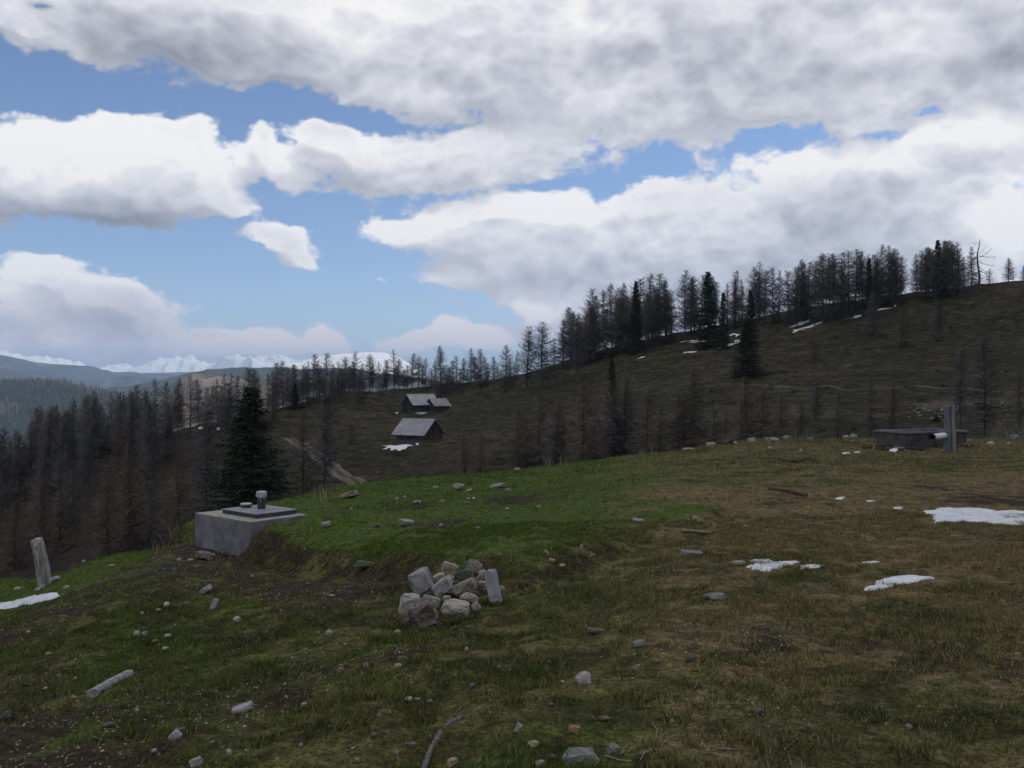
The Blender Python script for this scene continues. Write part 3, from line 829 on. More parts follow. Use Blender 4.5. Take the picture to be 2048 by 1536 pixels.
# -- the ridge on the right: (u, top row, foot row, kind)
for u, vt, vb, k in [(1056,653,779,'larch'),(1086,642,776,'larch'),(1034,700,741,'thin'),(1108,675,745,'thin'),(1127,640,735,'larch'),(1142,614,732,'larch'),
    (1156,628,760,'tall'),(1176,600,722,'larch'),(1208,580,702,'tall'),(1223,567,700,'tall'),(1247,565,698,'larch'),(1238,575,690,'tall'),
    (1281,556,690,'tall'),(1303,547,676,'tall'),(1319,545,690,'tall'),(1331,559,680,'tall'),(1344,580,672,'thin'),(1384,552,664,'tall'),(1403,548,668,'larch'),
    (1431,561,660,'tall'),(1455,565,658,'larch'),(1469,575,652,'thin'),(1483,559,648,'larch'),(1516,542,652,'tall'),(1531,540,650,'tall'),(1545,534,648,'tall'),
    (1559,539,646,'larch'),(1575,541,655,'tall'),(1594,532,650,'tall'),(1605,548,640,'larch'),(1616,523,640,'larch'),(1632,520,634,'tall'),(1647,506,647,'tall'),(1658,512,628,'tall'),(1666,510,640,'larch'),
    (1683,503,636,'tall'),(1698,501,630,'tall'),(1711,497,626,'larch'),(1723,500,622,'tall'),(1738,515,620,'larch'),(1749,507,615,'tall'),(1755,520,610,'tall'),(1777,489,608,'larch'),
    (1789,496,600,'tall'),(1853,494,592,'tall'),(1866,500,592,'tall'),(1892,479,592,'tall'),(1904,482,594,'larch'),(1917,500,590,'tall'),(1928,512,580,'thin'),(1943,492,576,'larch'),(1190,590,718,'tall'),(1268,575,694,'tall')]:
    tree_px(u, vt, vb, k, L_RIDGE, G_RIDGE, tree_rng.uniform(1.0, 1.35))
for i in range(62):                                                     # the second and third rows of the same wood
    u = tree_rng.choice([tree_rng.uniform(1120, 1500), tree_rng.uniform(1500, 1800), tree_rng.uniform(1225, 1345), tree_rng.uniform(1840, 1930)])
    vr = np.interp(u, [1100,1170,1240,1320,1400,1500,1620,1740,1850,1950], [737,717,692,672,657,642,620,599,588,572])
    vb = vr + tree_rng.uniform(-3, 22)
    ht = tree_rng.uniform(88, 118)
    tree_px(u, vb - ht, vb, tree_rng.choice(['tall', 'tall', 'larch', 'thin']), L_RIDGE, G_RIDGE, tree_rng.uniform(1.0, 1.3))
for a in [(1187,576,714,'larch','tall broad dark-trunked larch at the low left end of the ridge wood',1.1,0),
          (1372,540,680,'larch','larch with a thick bare lower trunk rising over the middle of the ridge wood',1.0,2),
          (1763,488,600,'larch','rounded full larch above the snow strip on the ridge',1.05,1),
          (1802,513,592,'tall','leaning larch at the right edge of the ridge wood, beside the open gap',1.3,2),
          (1832,507,587,'larch','lone pyramid larch standing in the gap right of the ridge wood',1.25,3),
          (2017,515,561,'larch','small round larch alone on the bare skyline near the right edge',1.5,1),
          (2047,530,558,'larch','small larch on the skyline cut by the right picture edge',1.6,3),
          (1979,536,572,'thin','low bushy larch at the foot of the dead snag',1.8,1)]:
    tree_px(a[0], a[1], a[2], a[3], a[4], None, a[5], var=a[6])
for a in [(1272,560,707,'narrow dark spruce in the ridge wood, its spire above the larches',.8,1),(1416,542,695,'dark spruce with a forked top in the middle of the ridge wood',1.1,0),
          (1447,582,700,'shorter dark spruce on the ridge, right of the fork-topped spruce',.9,1),(1501,580,690,'dark spruce standing behind the big low spruce on the ridge',.9,0),
          (1495,640,752,'big bushy dark spruce low on the open slope below the ridge wood',1.35,2),(1738,514,632,'slim dark spruce among the larches above the snow strip',.7,1),
          (1876,479,592,'dark spruce with bare larches on both sides near the dead snag',1.0,0),(1224,700,780,'small dark spruce below the left end of the ridge wood',1.0,1)]:
    tree_px(a[0], a[1], a[2], 'spruce', a[3], None, a[4], var=a[5])
# -- single trees on the open slope below the ridge
for a in [(1627,640,726,'thin','small thin larch alone on the slope below the snow strips',1.2,0),(1746,580,672,'larch','larch on the slope just below the right end of the ridge wood',1.0,1),
          (1802,612,694,'thin','faint slender larch in the open pasture, below the gap in the ridge wood',1.2,1),(1876,598,677,'tall','larch on the pasture straight below the dark spruce near the snag',1.2,2),
          (1922,695,872,'tall','tall dark larch behind the wooden post by the trough',.9,1),(1967,674,874,'tall','tallest dark larch right of the wooden post by the trough',1.2,0),
          (1740,752,872,'thin','slender larch rising behind the left end of the trough',1.0,0),(1787,764,872,'rusty','twiggy rust-brown larch behind the trough',1.0,0),
          (2040,730,872,'thin','larch behind the dry brush, cut by the right picture edge',1.0,2)]:
    tree_px(a[0], a[1], a[2], a[3], a[4], None, a[5], var=a[6])
for a in [(1290,770,907),(1094,792,930),(1125,789,925),(1025,826,935),(1175,751,918),(1202,800,918),(1212,757,915),(1348,795,905),(1400,757,895),(1431,795,893),(1469,780,890),(1118,840,930),
          (965,850,944),(925,880,950),(1060,835,933),(1245,820,912),(1325,815,905),(1500,772,888),(1535,800,884),(1372,770,900),(1560,790,882),(1640,770,880),(1600,800,880),(1262,760,910),(1450,815,890),(1680,800,878)]:
    tree_px(a[0] + tree_rng.uniform(-14, 14), a[1] + tree_rng.uniform(-24, 18), a[2] + 4, tree_rng.choice(['thin', 'thin', 'larch']), 'thin bare young larch in the hollow behind the green crest', 'young larches in the hollow behind the crest', tree_rng.uniform(1.1, 1.7), dmin=tree_rng.uniform(62, 105), d1=130)
# -- skyline between the wood on the left and the ridge
for a in [(628,708,790),(653,705,800),(676,722,790),(691,712,785),(711,700,783),(739,708,775),(756,722,772),(773,719,770),(787,698,766),(798,715,768),(837,712,772),(852,714,775),(912,709,778),(927,715,775),
          (987,712,778),(950,712,772),(662,740,806),(640,730,800),(870,722,772),(975,725,770),(1020,715,768),(815,730,770),(590,728,800),(612,732,800),(634,722,795),(648,735,798),(668,728,792),(684,736,788),(706,722,784),(720,735,780),(745,726,774),(770,738,771),(792,730,768),(808,738,768),(845,730,775),(862,735,777),(893,728,779),(905,720,779),(920,738,779),(935,735,776),(957,738,772),(970,712,770),(995,725,768),(1002,740,764),(1028,722,758),(700,728,785),(725,726,778),(766,735,776),(899,735,775)]:
    tree_px(a[0], a[1], a[2], tree_rng.choice(['larch', 'tall', 'thin']), 'bare larch in the open row on the skyline above the huts', 'larches on the skyline above the huts', tree_rng.uniform(1.0, 1.45))
for a in [(881,691,795,'larch','broad dark-trunked larch standing right behind the upper hut',1.15,1),(825,706,764,'larch','full larch on the knoll to the left of the big larch behind the huts',1.2,0),
          (942,695,768,'larch','left one of two wide larches between the upper hut and the ridge',1.2,3),(962,697,787,'larch','right one of two wide larches between the upper hut and the ridge',1.2,0),
          (1011,689,784,'larch','dense cone-shaped larch at the foot of the ridge',1.1,1),
          (650,787,1002,'tall','tall slender larch standing in front of the dirt road',1.0,1),(604,822,1000,'thin','bare larch left of the dirt road, beside the big spruce',1.1,0),
          (700,837,890,'thin','small bare larch on the meadow left of the lower barn',1.1,1)]:
    tree_px(a[0], a[1], a[2], a[3], a[4], None, a[5], var=a[6])
tree_px(717, 738, 806, 'larch', 'small dark larch at the left foot of the grassy knoll', None, 1.0, var=3)
tree_px(760, 745, 800, 'thin', 'faint little larch on the left flank of the grassy knoll', None, 1.2, var=0)
# -- the wood on the left
tree_px(503, 772, 1045, 'spruce', 'big dark spruce rising behind the concrete box', None, 1.6, var=2, d1=120)
for a in [(415,818,1024,'tall','tall larch with a straight dark trunk left of the big spruce',1.0,0),(356,912,1075,'thin','bare larch between the concrete box and the broad rusty larch',1.1,1),
          (257,885,1092,'rusty','broad rusty larch standing low in the hollow, left of the concrete box',1.15,0),(112,905,980,'spruce','dark low spruce in the shade of the left wood',1.3,1),
          (30,1000,1140,'rusty','rust-brown larch behind the leaning post',1.1,1),(205,960,1060,'thin','thin larch in the hollow left of the broad rusty larch',1.1,2),
          (550,905,1015,'thin','thin larch just right of the big spruce',1.0,1),(300,960,1088,'thin','spindly larch right of the broad rusty larch',1.0,0)]:
    tree_px(a[0], a[1], a[2], a[3], a[4], None, a[5], var=a[6])
G_LEFT = 'larches of the wood on the left'
L_LEFT = 'bare brown larch in the dense wood on the left side of the valley'
for a in [(380,749,849),(397,756,852),(352,777,852),(362,790,855),(334,762,862),(309,756,884),(290,775,880),(272,768,895),(247,787,900),(222,782,900),(178,788,905),(169,795,905),(147,800,905),(134,818,915),(112,824,925),
          (94,840,930),(80,812,915),(62,845,940),(31,859,950),(6,852,955),(434,756,850),(450,746,845),(462,745,845),(475,750,842),(497,735,838),(506,737,835),(516,745,832),(553,724,818),(566,721,815),(587,726,812),(606,729,806),
          (198,805,905),(232,800,900),(262,790,898),(412,775,852),(425,770,850),(535,745,822),(575,735,812),(48,880,950),(18,880,960),(445,770,850),(488,765,845),(545,740,818),(617,722,802)]:
    tree_px(a[0], a[1], a[2] + 3, tree_rng.choice(['larch', 'tall', 'larch', 'thin']), L_LEFT, G_LEFT, tree_rng.uniform(.9, 1.25), d0=100)
n = 0
while n < 58:
    D = tree_rng.uniform(135, 205); u = tree_rng.uniform(-300, 560)
    x = (u - 1024) / FPX * D
    if u > 250 + (205 - D) * 1.5 and tree_rng.random() < .80: continue
    if any((x - p[0]) ** 2 + (D - p[1]) ** 2 < 9 for p in OCC): continue
    OCC.append((x, D)); n += 1
    tree_at(x, D, tree_rng.uniform(8.5, 13.5), tree_rng.choice(['larch', 'tall', 'thin', 'rusty', 'larch']), L_LEFT, G_LEFT, tree_rng.uniform(.9, 1.2))
for i in range(16):
    D = tree_rng.uniform(78, 130); u = tree_rng.uniform(-150, 330); x = (u - 1024) / FPX * D
    if any((x - p[0]) ** 2 + (D - p[1]) ** 2 < 12 for p in OCC): continue
    OCC.append((x, D))
    tree_at(x, D, tree_rng.uniform(5, 9), tree_rng.choice(['thin', 'rusty']), 'low thin larch in the brown hollow below the left wood', 'young larches in the brown hollow on the left', tree_rng.uniform(1, 1.3))
for a in [(128,850,915),(215,850,910),(340,830,872),(455,795,850),(590,765,815)]:
    tree_px(a[0], a[1], a[2] + 3, 'spruce', 'small dark spruce hidden among the bare larches of the left wood', 'small spruces in the left wood', 1.1, d0=100)
def shrubs():
    r = random.Random(31); md = LIB['spruce']; n = 0
    while n < 46:
        u = r.uniform(560, 2040); vr = np.interp(u, [560,700,900,1100,1300,1500,1800,2048], [830,800,800,760,715,670,620,585]); v = r.uniform(vr, 905)
        x, y, z = hit(u, v, 50, 330, 1200)
        if y < 70 or (780 < u < 910 and 790 < v < 900): continue
        h = r.uniform(.18, .5)
        e = empty('dwarf_shrub', (x, y, gh(x, y) - .05), r.uniform(0, 6.28)); w = r.uniform(1.2, 3.2); e.scale = (w, w * r.uniform(.7, 1.2), h)
        o = bpy.data.objects.new('foliage', md[r.randrange(3)][1]); COL.objects.link(o); o.parent = e
        tag(e, 'low dark dwarf shrub on the pasture of the far slope', 'shrub', 'dwarf shrubs on the far slope'); n += 1
shrubs()
print('trees', len([o for o in COL.objects if o.parent is None and o.name.startswith(('larch', 'spruce'))]))

def dead_snag():
    x, y, z = hit(1958, 572, 100, 300)
    s = y / FPX
    e = empty('dead_tree', (x, y, z))
    tr = MB().add(tube([(0, 0, -.3), (.3 * s * 4, 0, 20 * s), (-2 * s, .2, 45 * s), (-3 * s, .1, 65 * s), (0, 0, 78 * s), (2 * s, 0, 93 * s)], [.30, .26, .22, .17, .12, .05], 7))
    tr.build('trunk', M_DEAD, e, True)
    r = random.Random(3)
    for (h0, dx, dz, w) in [(60,34,-8,.09),(48,33,-14,.08),(56,26,14,.07),(38,26,-20,.08),(84,-12,3,.05),(44,-20,-10,.06),(30,22,-12,.07),(64,14,10,.05),(26,-16,-10,.06),(52,-14,4,.05),(34,16,-16,.05)]:
        P = [(0, 0, h0 * s)]
        for q in (.35, .7, 1.0):
            P.append((dx * q * s, r.uniform(-6, 6) * s * q, (h0 + dz * q + (6 * q * q if dx > 0 else 0)) * s))
        b = MB().add(tube(P, [w, w * .75, w * .5, w * .2], 5))
        for _ in range(6):
            q = r.uniform(.3, 1); p = Vector(P[1]) * (1 - q) + Vector(P[3]) * q
            b.add(tube([p, p + Vector((r.uniform(-6, 6) * s, r.uniform(-4, 4) * s, r.uniform(-7, 3) * s))], [w * .35, .01], 4))
        b.build('branch', M_DEAD, e)
    tag(e, 'dead snag with a bent bare top and crooked branches on the ridge', 'dead tree')
dead_snag()

# ------------------------------------------------------------------ materials of the built things
M_CONC = simple_mat('concrete', (.115, .115, .120), (.20, .20, .205), 5.0, dist=.006, c3=(.085, .088, .10))
M_CONCTOP = simple_mat('worn_concrete_top', (.19, .185, .16), (.32, .31, .27), 14.0, dist=.006)
M_LID = simple_mat('weathered_sheet_metal', (.14, .135, .165), (.22, .20, .225), 4.0, rough=.6, spec=.35, dist=.003)
M_LIDEDGE = simple_mat('dark_lid_edge', (.045, .045, .06), (.08, .08, .095), 6.0, rough=.7, dist=.002)
M_PIPE = simple_mat('dark_vent_pipe', (.03, .026, .026), (.075, .06, .055), 20.0, rough=.6, dist=.002)
M_CAP = simple_mat('grey_pipe_cap', (.26, .27, .29), (.42, .43, .45), 16.0, rough=.5, spec=.3, dist=.002)
M_WHITEPIPE = simple_mat('white_plastic_pipe', (.52, .51, .54), (.66, .65, .67), 10.0, rough=.45, spec=.4, dist=.001)
M_BLACK = simple_mat('pipe_inside', (.008, .008, .009), (.014, .014, .014), 6.0)
def snow_mat():
    m, g, b = material('old_snow', .75, .25)
    P = g.new('ShaderNodeNewGeometry').outputs['Position']
    n = g.noise(P, 5, 5, .65); f = g.noise(P, 40, 4, .7)
    c = g.mix(g.ss(n, .35, .65), (.50, .52, .58), (.66, .67, .72))
    c = g.mix(g.ss(f, .64, .74), c, (.36, .33, .30))
    g.l.new(c, b.inputs['Base Color']); bump(g, b, g.m('ADD', n, f), .02, .6)
    return m
M_SNOW = snow_mat()
def wood_mat(name, c1, c2, across=26, along=1.2, c3=None, dist=.012):
    m, g, b = material(name, .9, .1)
    P = g.new('ShaderNodeTexCoord').outputs['Object']
    n = g.noise(g.vm('MULTIPLY', P, (across, across, along)), 1.0, 5, .6)
    k = g.noise(P, 2.2, 3, .6)
    c = g.mix(g.ss(n, .34, .64), c1, c2)
    if c3: c = g.mix(g.ss(k, .50, .62), c, c3)
    g.l.new(c, b.inputs['Base Color']); bump(g, b, n, dist, .9)
    return m
M_GREYWOOD = wood_mat('silver_weathered_wood', (.13, .13, .135), (.33, .325, .315), c3=(.38, .36, .31))
M_BLUEWOOD = wood_mat('blue_grey_weathered_wood', (.07, .075, .10), (.17, .175, .20), c3=(.11, .115, .15))
M_PALEWOOD = wood_mat('pale_weathered_wood', (.11, .105, .09), (.25, .24, .20))
M_BOARD = wood_mat('brown_board', (.09, .075, .05), (.20, .17, .12))
M_ROOT = wood_mat('grey_root_bark', (.05, .048, .046), (.16, .155, .15), across=60, along=30)
M_DARKWOOD = wood_mat('rotten_wood', (.03, .022, .016), (.10, .062, .040))
M_ROOF = simple_mat('weathered_shingles', (.20, .20, .225), (.29, .29, .31), .9, dist=.03, stretch=(1, 1, 1))
M_ROOF2 = simple_mat('pale_weathered_shingles', (.26, .275, .28), (.36, .375, .375), .9, dist=.03)
def plank_mat(name, c1, c2, c3):
    m, g, b = material(name, .9, .1)
    P = g.new('ShaderNodeTexCoord').outputs['Object']
    st = g.vm('MULTIPLY', P, (5.0, 5.0, .12))
    n = g.noise(st, 1.0, 3, .7); k = g.noise(P, .8, 3, .6)
    c = g.mix(g.ss(n, .38, .62), c1, c2)
    c = g.mix(g.ss(k, .48, .62), c, g.mix(g.ss(n, .4, .6), c1, c3))
    g.l.new(c, b.inputs['Base Color']); bump(g, b, n, .06, 1.0)
    return m
M_PLANK = plank_mat('grey_brown_planks', (.030, .026, .030), (.085, .072, .075), (.13, .105, .095))
M_PLANKRED = plank_mat('red_brown_planks', (.040, .022, .018), (.10, .052, .038), (.115, .075, .05))
M_PLANKDARK = plank_mat('dark_planks', (.018, .020, .024), (.050, .054, .060), (.065, .07, .07))
M_STONEBASE = simple_mat('rubble_footing', (.05, .05, .055), (.13, .13, .13), 3.0, dist=.05)

def rock_mat(name, c1, c2, c3=None, scale=9.0, dist=.012, lich=None):
    m, g, b = material(name, .92, .12)
    P = g.new('ShaderNodeTexCoord').outputs['Object']
    n = g.noise(P, scale, 6, .68); k = g.noise(P, scale * .35, 4, .6)
    c = g.mix(g.ss(n, .34, .66), c1, c2)
    if c3: c = g.mix(g.ss(k, .50, .60), c, c3)
    cr = g.vor(g.vm('ADD', P, g.vm('SCALE', g.noise(P, scale, 3, .6, color=True), scale=.25)), scale * .55, 'DISTANCE_TO_EDGE')
    c = g.mix(g.ss(cr, .035, .0, 0, .55), c, (.05, .045, .04))
    c = g.mix(g.ss(g.noise(P, scale * 3.5, 3, .7), .62, .72, 0, .6), c, (.05, .05, .045))
    g.l.new(c, b.inputs['Base Color']); bump(g, b, g.m('ADD', n, g.m('MULTIPLY', g.noise(P, scale * 4, 4, .7), .5)), dist, 1.0)
    return m
RM = {
 'white': rock_mat('white_limestone', (.26, .245, .23), (.43, .405, .38), (.32, .28, .245)),
 'grey': rock_mat('grey_limestone', (.19, .18, .185), (.34, .33, .33), (.26, .235, .22)),
 'cream': rock_mat('cream_limestone', (.25, .215, .175), (.42, .375, .31), (.21, .165, .125)),
 'dark': rock_mat('dark_mossy_rock', (.055, .06, .055), (.14, .15, .14), (.08, .09, .05)),
 'brown': rock_mat('brown_rock', (.15, .13, .11), (.32, .29, .255), (.20, .155, .12)),
 'pink': rock_mat('pink_brecciated_rock', (.12, .09, .08), (.36, .29, .265), (.17, .12, .105), scale=22, dist=.03),
 'orange': rock_mat('ochre_rock', (.19, .12, .065), (.30, .205, .12)),
 'yellow': rock_mat('yellow_rock', (.25, .20, .125), (.36, .30, .20)),
 'slab': rock_mat('smooth_grey_slab', (.23, .22, .235), (.33, .32, .335), scale=5, dist=.004),
 'buried': rock_mat('lichen_grey_rock', (.11, .115, .11), (.26, .25, .24), (.16, .17, .13)),
}

def rock_mesh(seed, dims, boxy=.0, detail=2, rough=.06, pts=16):
    r = np.random.default_rng(seed)
    bm = bmesh.new()
    P = r.normal(0, 1, (pts, 3)); P /= np.linalg.norm(P, axis=1)[:, None]
    if boxy > 0:
        C = np.array([(a, b, c) for a in (-1, 1) for b in (-1, 1) for c in (-1, 1)]) * (.80 + r.uniform(-.16, .12, (8, 3)))
        P = np.vstack([P * (1 - boxy * .35), C * boxy + C * (1 - boxy) * .6])
    else: P *= r.uniform(.78, 1.08, pts)[:, None]
    for p in P: bm.verts.new(p)
    res = bmesh.ops.convex_hull(bm, input=bm.verts[:])
    bmesh.ops.delete(bm, geom=[v for v in bm.verts if not v.link_faces], context='VERTS')
    bmesh.ops.bevel(bm, geom=bm.edges[:], offset=.035, segments=1, affect='EDGES', profile=.6, clamp_overlap=True)
    bmesh.ops.triangulate(bm, faces=bm.faces[:])
    for _ in range(detail):
        bmesh.ops.subdivide_edges(bm, edges=[e for e in bm.edges if e.calc_length() > .16], cuts=1, use_grid_fill=False)
        bmesh.ops.triangulate(bm, faces=bm.faces[:])
    co = np.array([v.co[:] for v in bm.verts])
    d = fbm(co[:, 0] * 3 + co[:, 2] * 2.2 + seed, co[:, 1] * 3 - co[:, 2] * 1.7, 1.6, 3, seed)
    d2 = fbm(co[:, 0] * 3 - co[:, 2] * 1.2, co[:, 1] * 3 + co[:, 2] * 2.3 + seed, .55, 3, seed + 3)
    n = co / (np.linalg.norm(co, axis=1)[:, None] + 1e-6)
    co = (co + n * (d * rough * 1.2 + d2 * rough * .9)[:, None]) * np.array(dims)
    f = [tuple(v.index for v in fc.verts) for fc in bm.faces]
    bm.verts.index_update(); f = [tuple(v.index for v in fc.verts) for fc in bm.faces]
    bm.free()
    return co, f

def stone(u, v, hw, hh, kind, label=None, group=None, D=None, depth=.9, roll=0, yaw=None, tilt=0, boxy=0, seed=None, sink=.35, rough=.06, name='stone', cat='stone', pts=16, detail=2):
    """a stone seen at a picture point, half width and half height in photo pixels; it lies on the turf unless a depth is given"""
    r = random.Random(int(u * 7 + v * 13))
    seed = int(u + v * 3) % 9973 if seed is None else seed
    if D is None:
        x, y, z = hit(u, v + hh * .55, 2.5, 44)
        s = y / FPX; a, c = hw * s, hh * s
        z = gh(x, y) + c * (1 - sink)
    else:
        s = D / FPX; x, y, z = (u - 1024) * s, D, -(v - 768) * s; a, c = hw * s, hh * s
    b = a * depth
    co, f = rock_mesh(seed, (a, b, c), boxy, detail, rough, pts)
    o = new_mesh_obj(name, co, f, (RM[kind],))
    o.location = (x, y, z)
    o.rotation_euler = Euler((math.radians(tilt), math.radians(roll), 0)).to_matrix().to_euler()
    if yaw is not None:
        o.rotation_euler = (Matrix.Rotation(math.radians(yaw), 3, 'Z') @ Matrix.Rotation(math.radians(roll), 3, 'Y') @ Matrix.Rotation(math.radians(tilt), 3, 'X')).to_euler()
    tag(o, label, cat, group)
    return o

def box_bm(mb, c, hx, hy, z0, z1, d1, d2, mi=0, taper=0):
    """box from corner c along unit vectors d1 (length hx) and d2 (length hy)"""
    P = []
    for z, t in ((z0, 0), (z1, taper)):
        for a, b in ((t, t), (hx - t, t), (hx - t, hy - t), (t, hy - t)):
            P.append((c[0] + d1[0] * a + d2[0] * b, c[1] + d1[1] * a + d2[1] * b, z))
    mb.add((P, [(0, 3, 2, 1), (4, 5, 6, 7), (0, 1, 5, 4), (1, 2, 6, 5), (2, 3, 7, 6), (3, 0, 4, 7)]), mi)

def bevel_obj(o, w, seg=2):
    bm = bmesh.new(); bm.from_mesh(o.data)
    bmesh.ops.remove_doubles(bm, verts=bm.verts[:], dist=1e-5)
    bmesh.ops.bevel(bm, geom=bm.edges[:], offset=w, segments=seg, affect='EDGES', profile=.5, clamp_overlap=True)
    bmesh.ops.recalc_face_normals(bm, faces=bm.faces[:])
    bm.to_mesh(o.data); bm.free()

# ------------------------------------------------------------------ concrete box with hatch
def concrete_box():
    F = Vector((-3.71, 13.36, 0)); d1 = Vector((-.76, .65, 0)).normalized(); d2 = Vector((.65, .76, 0)).normalized()
    e = empty('concrete_box', (F.x, F.y, -2.5))
    o0 = Vector((F.x, F.y, -2.5))
    def loc(p): return p
    mb = MB(); box_bm(mb, (0, 0), 1.45, 1.0, -.35, .53, d1, d2)
    b = mb.build('body', M_CONC, e); bevel_obj(b, .012)
    mb = MB(); box_bm(mb, (0, 0), 1.452, 1.002, .531, .545, d1, d2); c = mb.build('top_slab', M_CONCTOP, e); bevel_obj(c, .006)
    off = d1 * .20 + d2 * .25
    mb = MB(); box_bm(mb, off, .90, .70, .546, .600, d1, d2); l = mb.build('hatch_lid', (M_LIDEDGE,), e); bevel_obj(l, .005)
    mb = MB(); box_bm(mb, off - (d1 + d2) * .012, .924, .724, .601, .613, d1, d2); l2 = mb.build('lid_sheet', (M_LID,), l); bevel_obj(l2, .004)
    def pt(u, v, h):
        D = (2.5 - h) / ((v - 768) / FPX); return Vector(((u - 1024) / FPX * D, D, h)) - Vector((F.x, F.y, 0))
    p = pt(523, 1017, .613)
    def ring(r0, z0, z1, r1=None, n=28): return tube([(p.x, p.y, z0), (p.x, p.y, z1)], [r0, r1 or r0], n)
    vp = MB().add(ring(.062, .60, .77)).build('vent_pipe', M_PIPE, e, False)
    MB().add(ring(.052, .77, .795)).add(ring(.080, .795, .865)).add(ring(.078, .865, .875, .06)).build('vent_cap', M_CAP, vp)
    for a in (0.6, 2.7, 4.8):
        q = p + Vector((math.cos(a) * .066, math.sin(a) * .066, 0))
        MB().add(tube([(q.x, q.y, .72), (q.x, q.y, .80)], [.006, .006], 5)).build('bracket', M_CAP, vp)
    p = pt(492, 1014.5, .613)
    sp = MB().add(ring(.080, .60, .655)).build('short_pipe', M_PIPE, e)
    MB().add(ring(.088, .655, .672)).add(ring(.087, .672, .677, .07)).build('pipe_lid', M_CAP, sp)
    tag(e, 'grey concrete box with flat metal hatch and vent pipe beside the turf mound', 'concrete box')
concrete_box()
# a piece of the old foundation showing under the turf edge
for (u, v, hw, hh, k, lab) in [(742, 1124, 40, 6, 'dark', 'dark foundation slab showing in the earth bank left of the stone pile')]:
    stone(u, v, hw, hh, k, lab, depth=.5, boxy=.9, sink=1.2, roll=4, name='slab', cat='slab')

# ------------------------------------------------------------------ the stone pile
PILE = 'stones of the pile below the turf mound'
pile = [ # u, v, hw, hh, D, kind, roll, boxy, depth, label
 (843,1164,27,26,8.15,'grey',-22,.35,.6,'big pointed grey stone at the upper left of the stone pile',31),
 (899,1137,17,17,8.55,'cream',10,.2,.8,'rounded cream stone, topmost at the back of the stone pile',32),
 (878,1157,14,11,8.3,'cream',-20,.5,.8,'flat cream stone wedged under the topmost cream stone',33),
 (901,1158,8,9,8.3,'cream',15,.3,.8,'small cream stone in the middle of the stone pile',34),
 (884,1174,25,15,7.95,'grey',-32,.7,.8,'slanting mottled grey stone in the middle of the stone pile',35),
 (930,1149,18,13,8.3,'dark',-18,.4,.8,'dark greenish stone at the back of the stone pile',36),
 (948,1134,20,15,8.65,'brown',22,.3,.7,'brownish stone with a pointed top at the far back of the stone pile',37),
 (964,1147,8,9,8.3,'cream',0,.2,.8,'small pale stone leaning beside the tall slab',38),
 (930,1173,26,13,7.9,'brown',-24,1.0,.8,'brick-shaped brown stone with a pale flat top in the stone pile',39),
 (958,1158,11,7,8.15,'brown',-40,.5,.8,'narrow brown stone between the brick-shaped stone and the tall slab',40),
 (964,1168,9,6,8.05,'cream',5,.6,.8,'small cream block just left of the tall slab',41),
 (972,1181,10,7,7.95,'dark',-10,.3,.9,'small dark stone in the shadow of the tall slab',42),
 (986,1173,13,40,7.75,'slab',-13,.75,.7,'tall smooth grey slab standing at the right end of the stone pile',43),
 (1003,1182,9,12,7.95,'brown',10,.2,.8,'brown lump behind the tall slab of the stone pile',44),
 (821,1208,22,24,7.6,'white',6,.6,.9,'pale block at the lower left corner of the stone pile',45),
 (863,1204,20,17,7.75,'grey',20,.4,.8,'pale grey stone resting on the rough pink stone',46),
 (851,1228,31,30,7.42,'pink',-14,.15,.8,'large rough pink-brown stone at the front of the stone pile',47),
 (911,1215,32,16,7.55,'white',4,.4,.7,'long pale stone lying at the front of the stone pile',48),
 (938,1196,17,10,7.8,'cream',8,.4,.8,'cream stone between the long pale stone and the brick-shaped stone',49),
 (952,1213,9,9,7.55,'cream',-30,.5,.6,'small ochre wedge at the right tip of the long pale stone',50),
 (894,1197,10,7,7.75,'cream',-8,.4,.8,'small cream stone behind the long pale stone',51),
 (813,1243,7,8,7.35,'pink',0,.2,.8,'little pink stone at the left foot of the rough pink stone',52)]
for (u, v, hw, hh, D, k, roll, bx, dp, lab, sd) in pile:
    stone(u, v, hw * 1.22, hh * 1.18, k, lab, PILE, D=D, depth=dp, roll=roll, boxy=bx * (1 if hw < 15 or hh > 35 else .62), seed=sd, rough=.16 if k == 'pink' else .07, yaw=random.Random(sd).uniform(-14, 14), detail=2, pts=13)
# hidden stones that carry the upper ones
for i, (u, v, hw, hh, D) in enumerate([(905,1192,24,12,8.05),(945,1190,18,12,8.1),(862,1186,20,12,8.15),(900,1172,18,14,8.4),(940,1168,18,12,8.45)]):
    stone(u, v, hw, hh, 'dark', 'dark stone buried in the core of the stone pile, under the pale ones', PILE, D=D, seed=70 + i, boxy=.3)

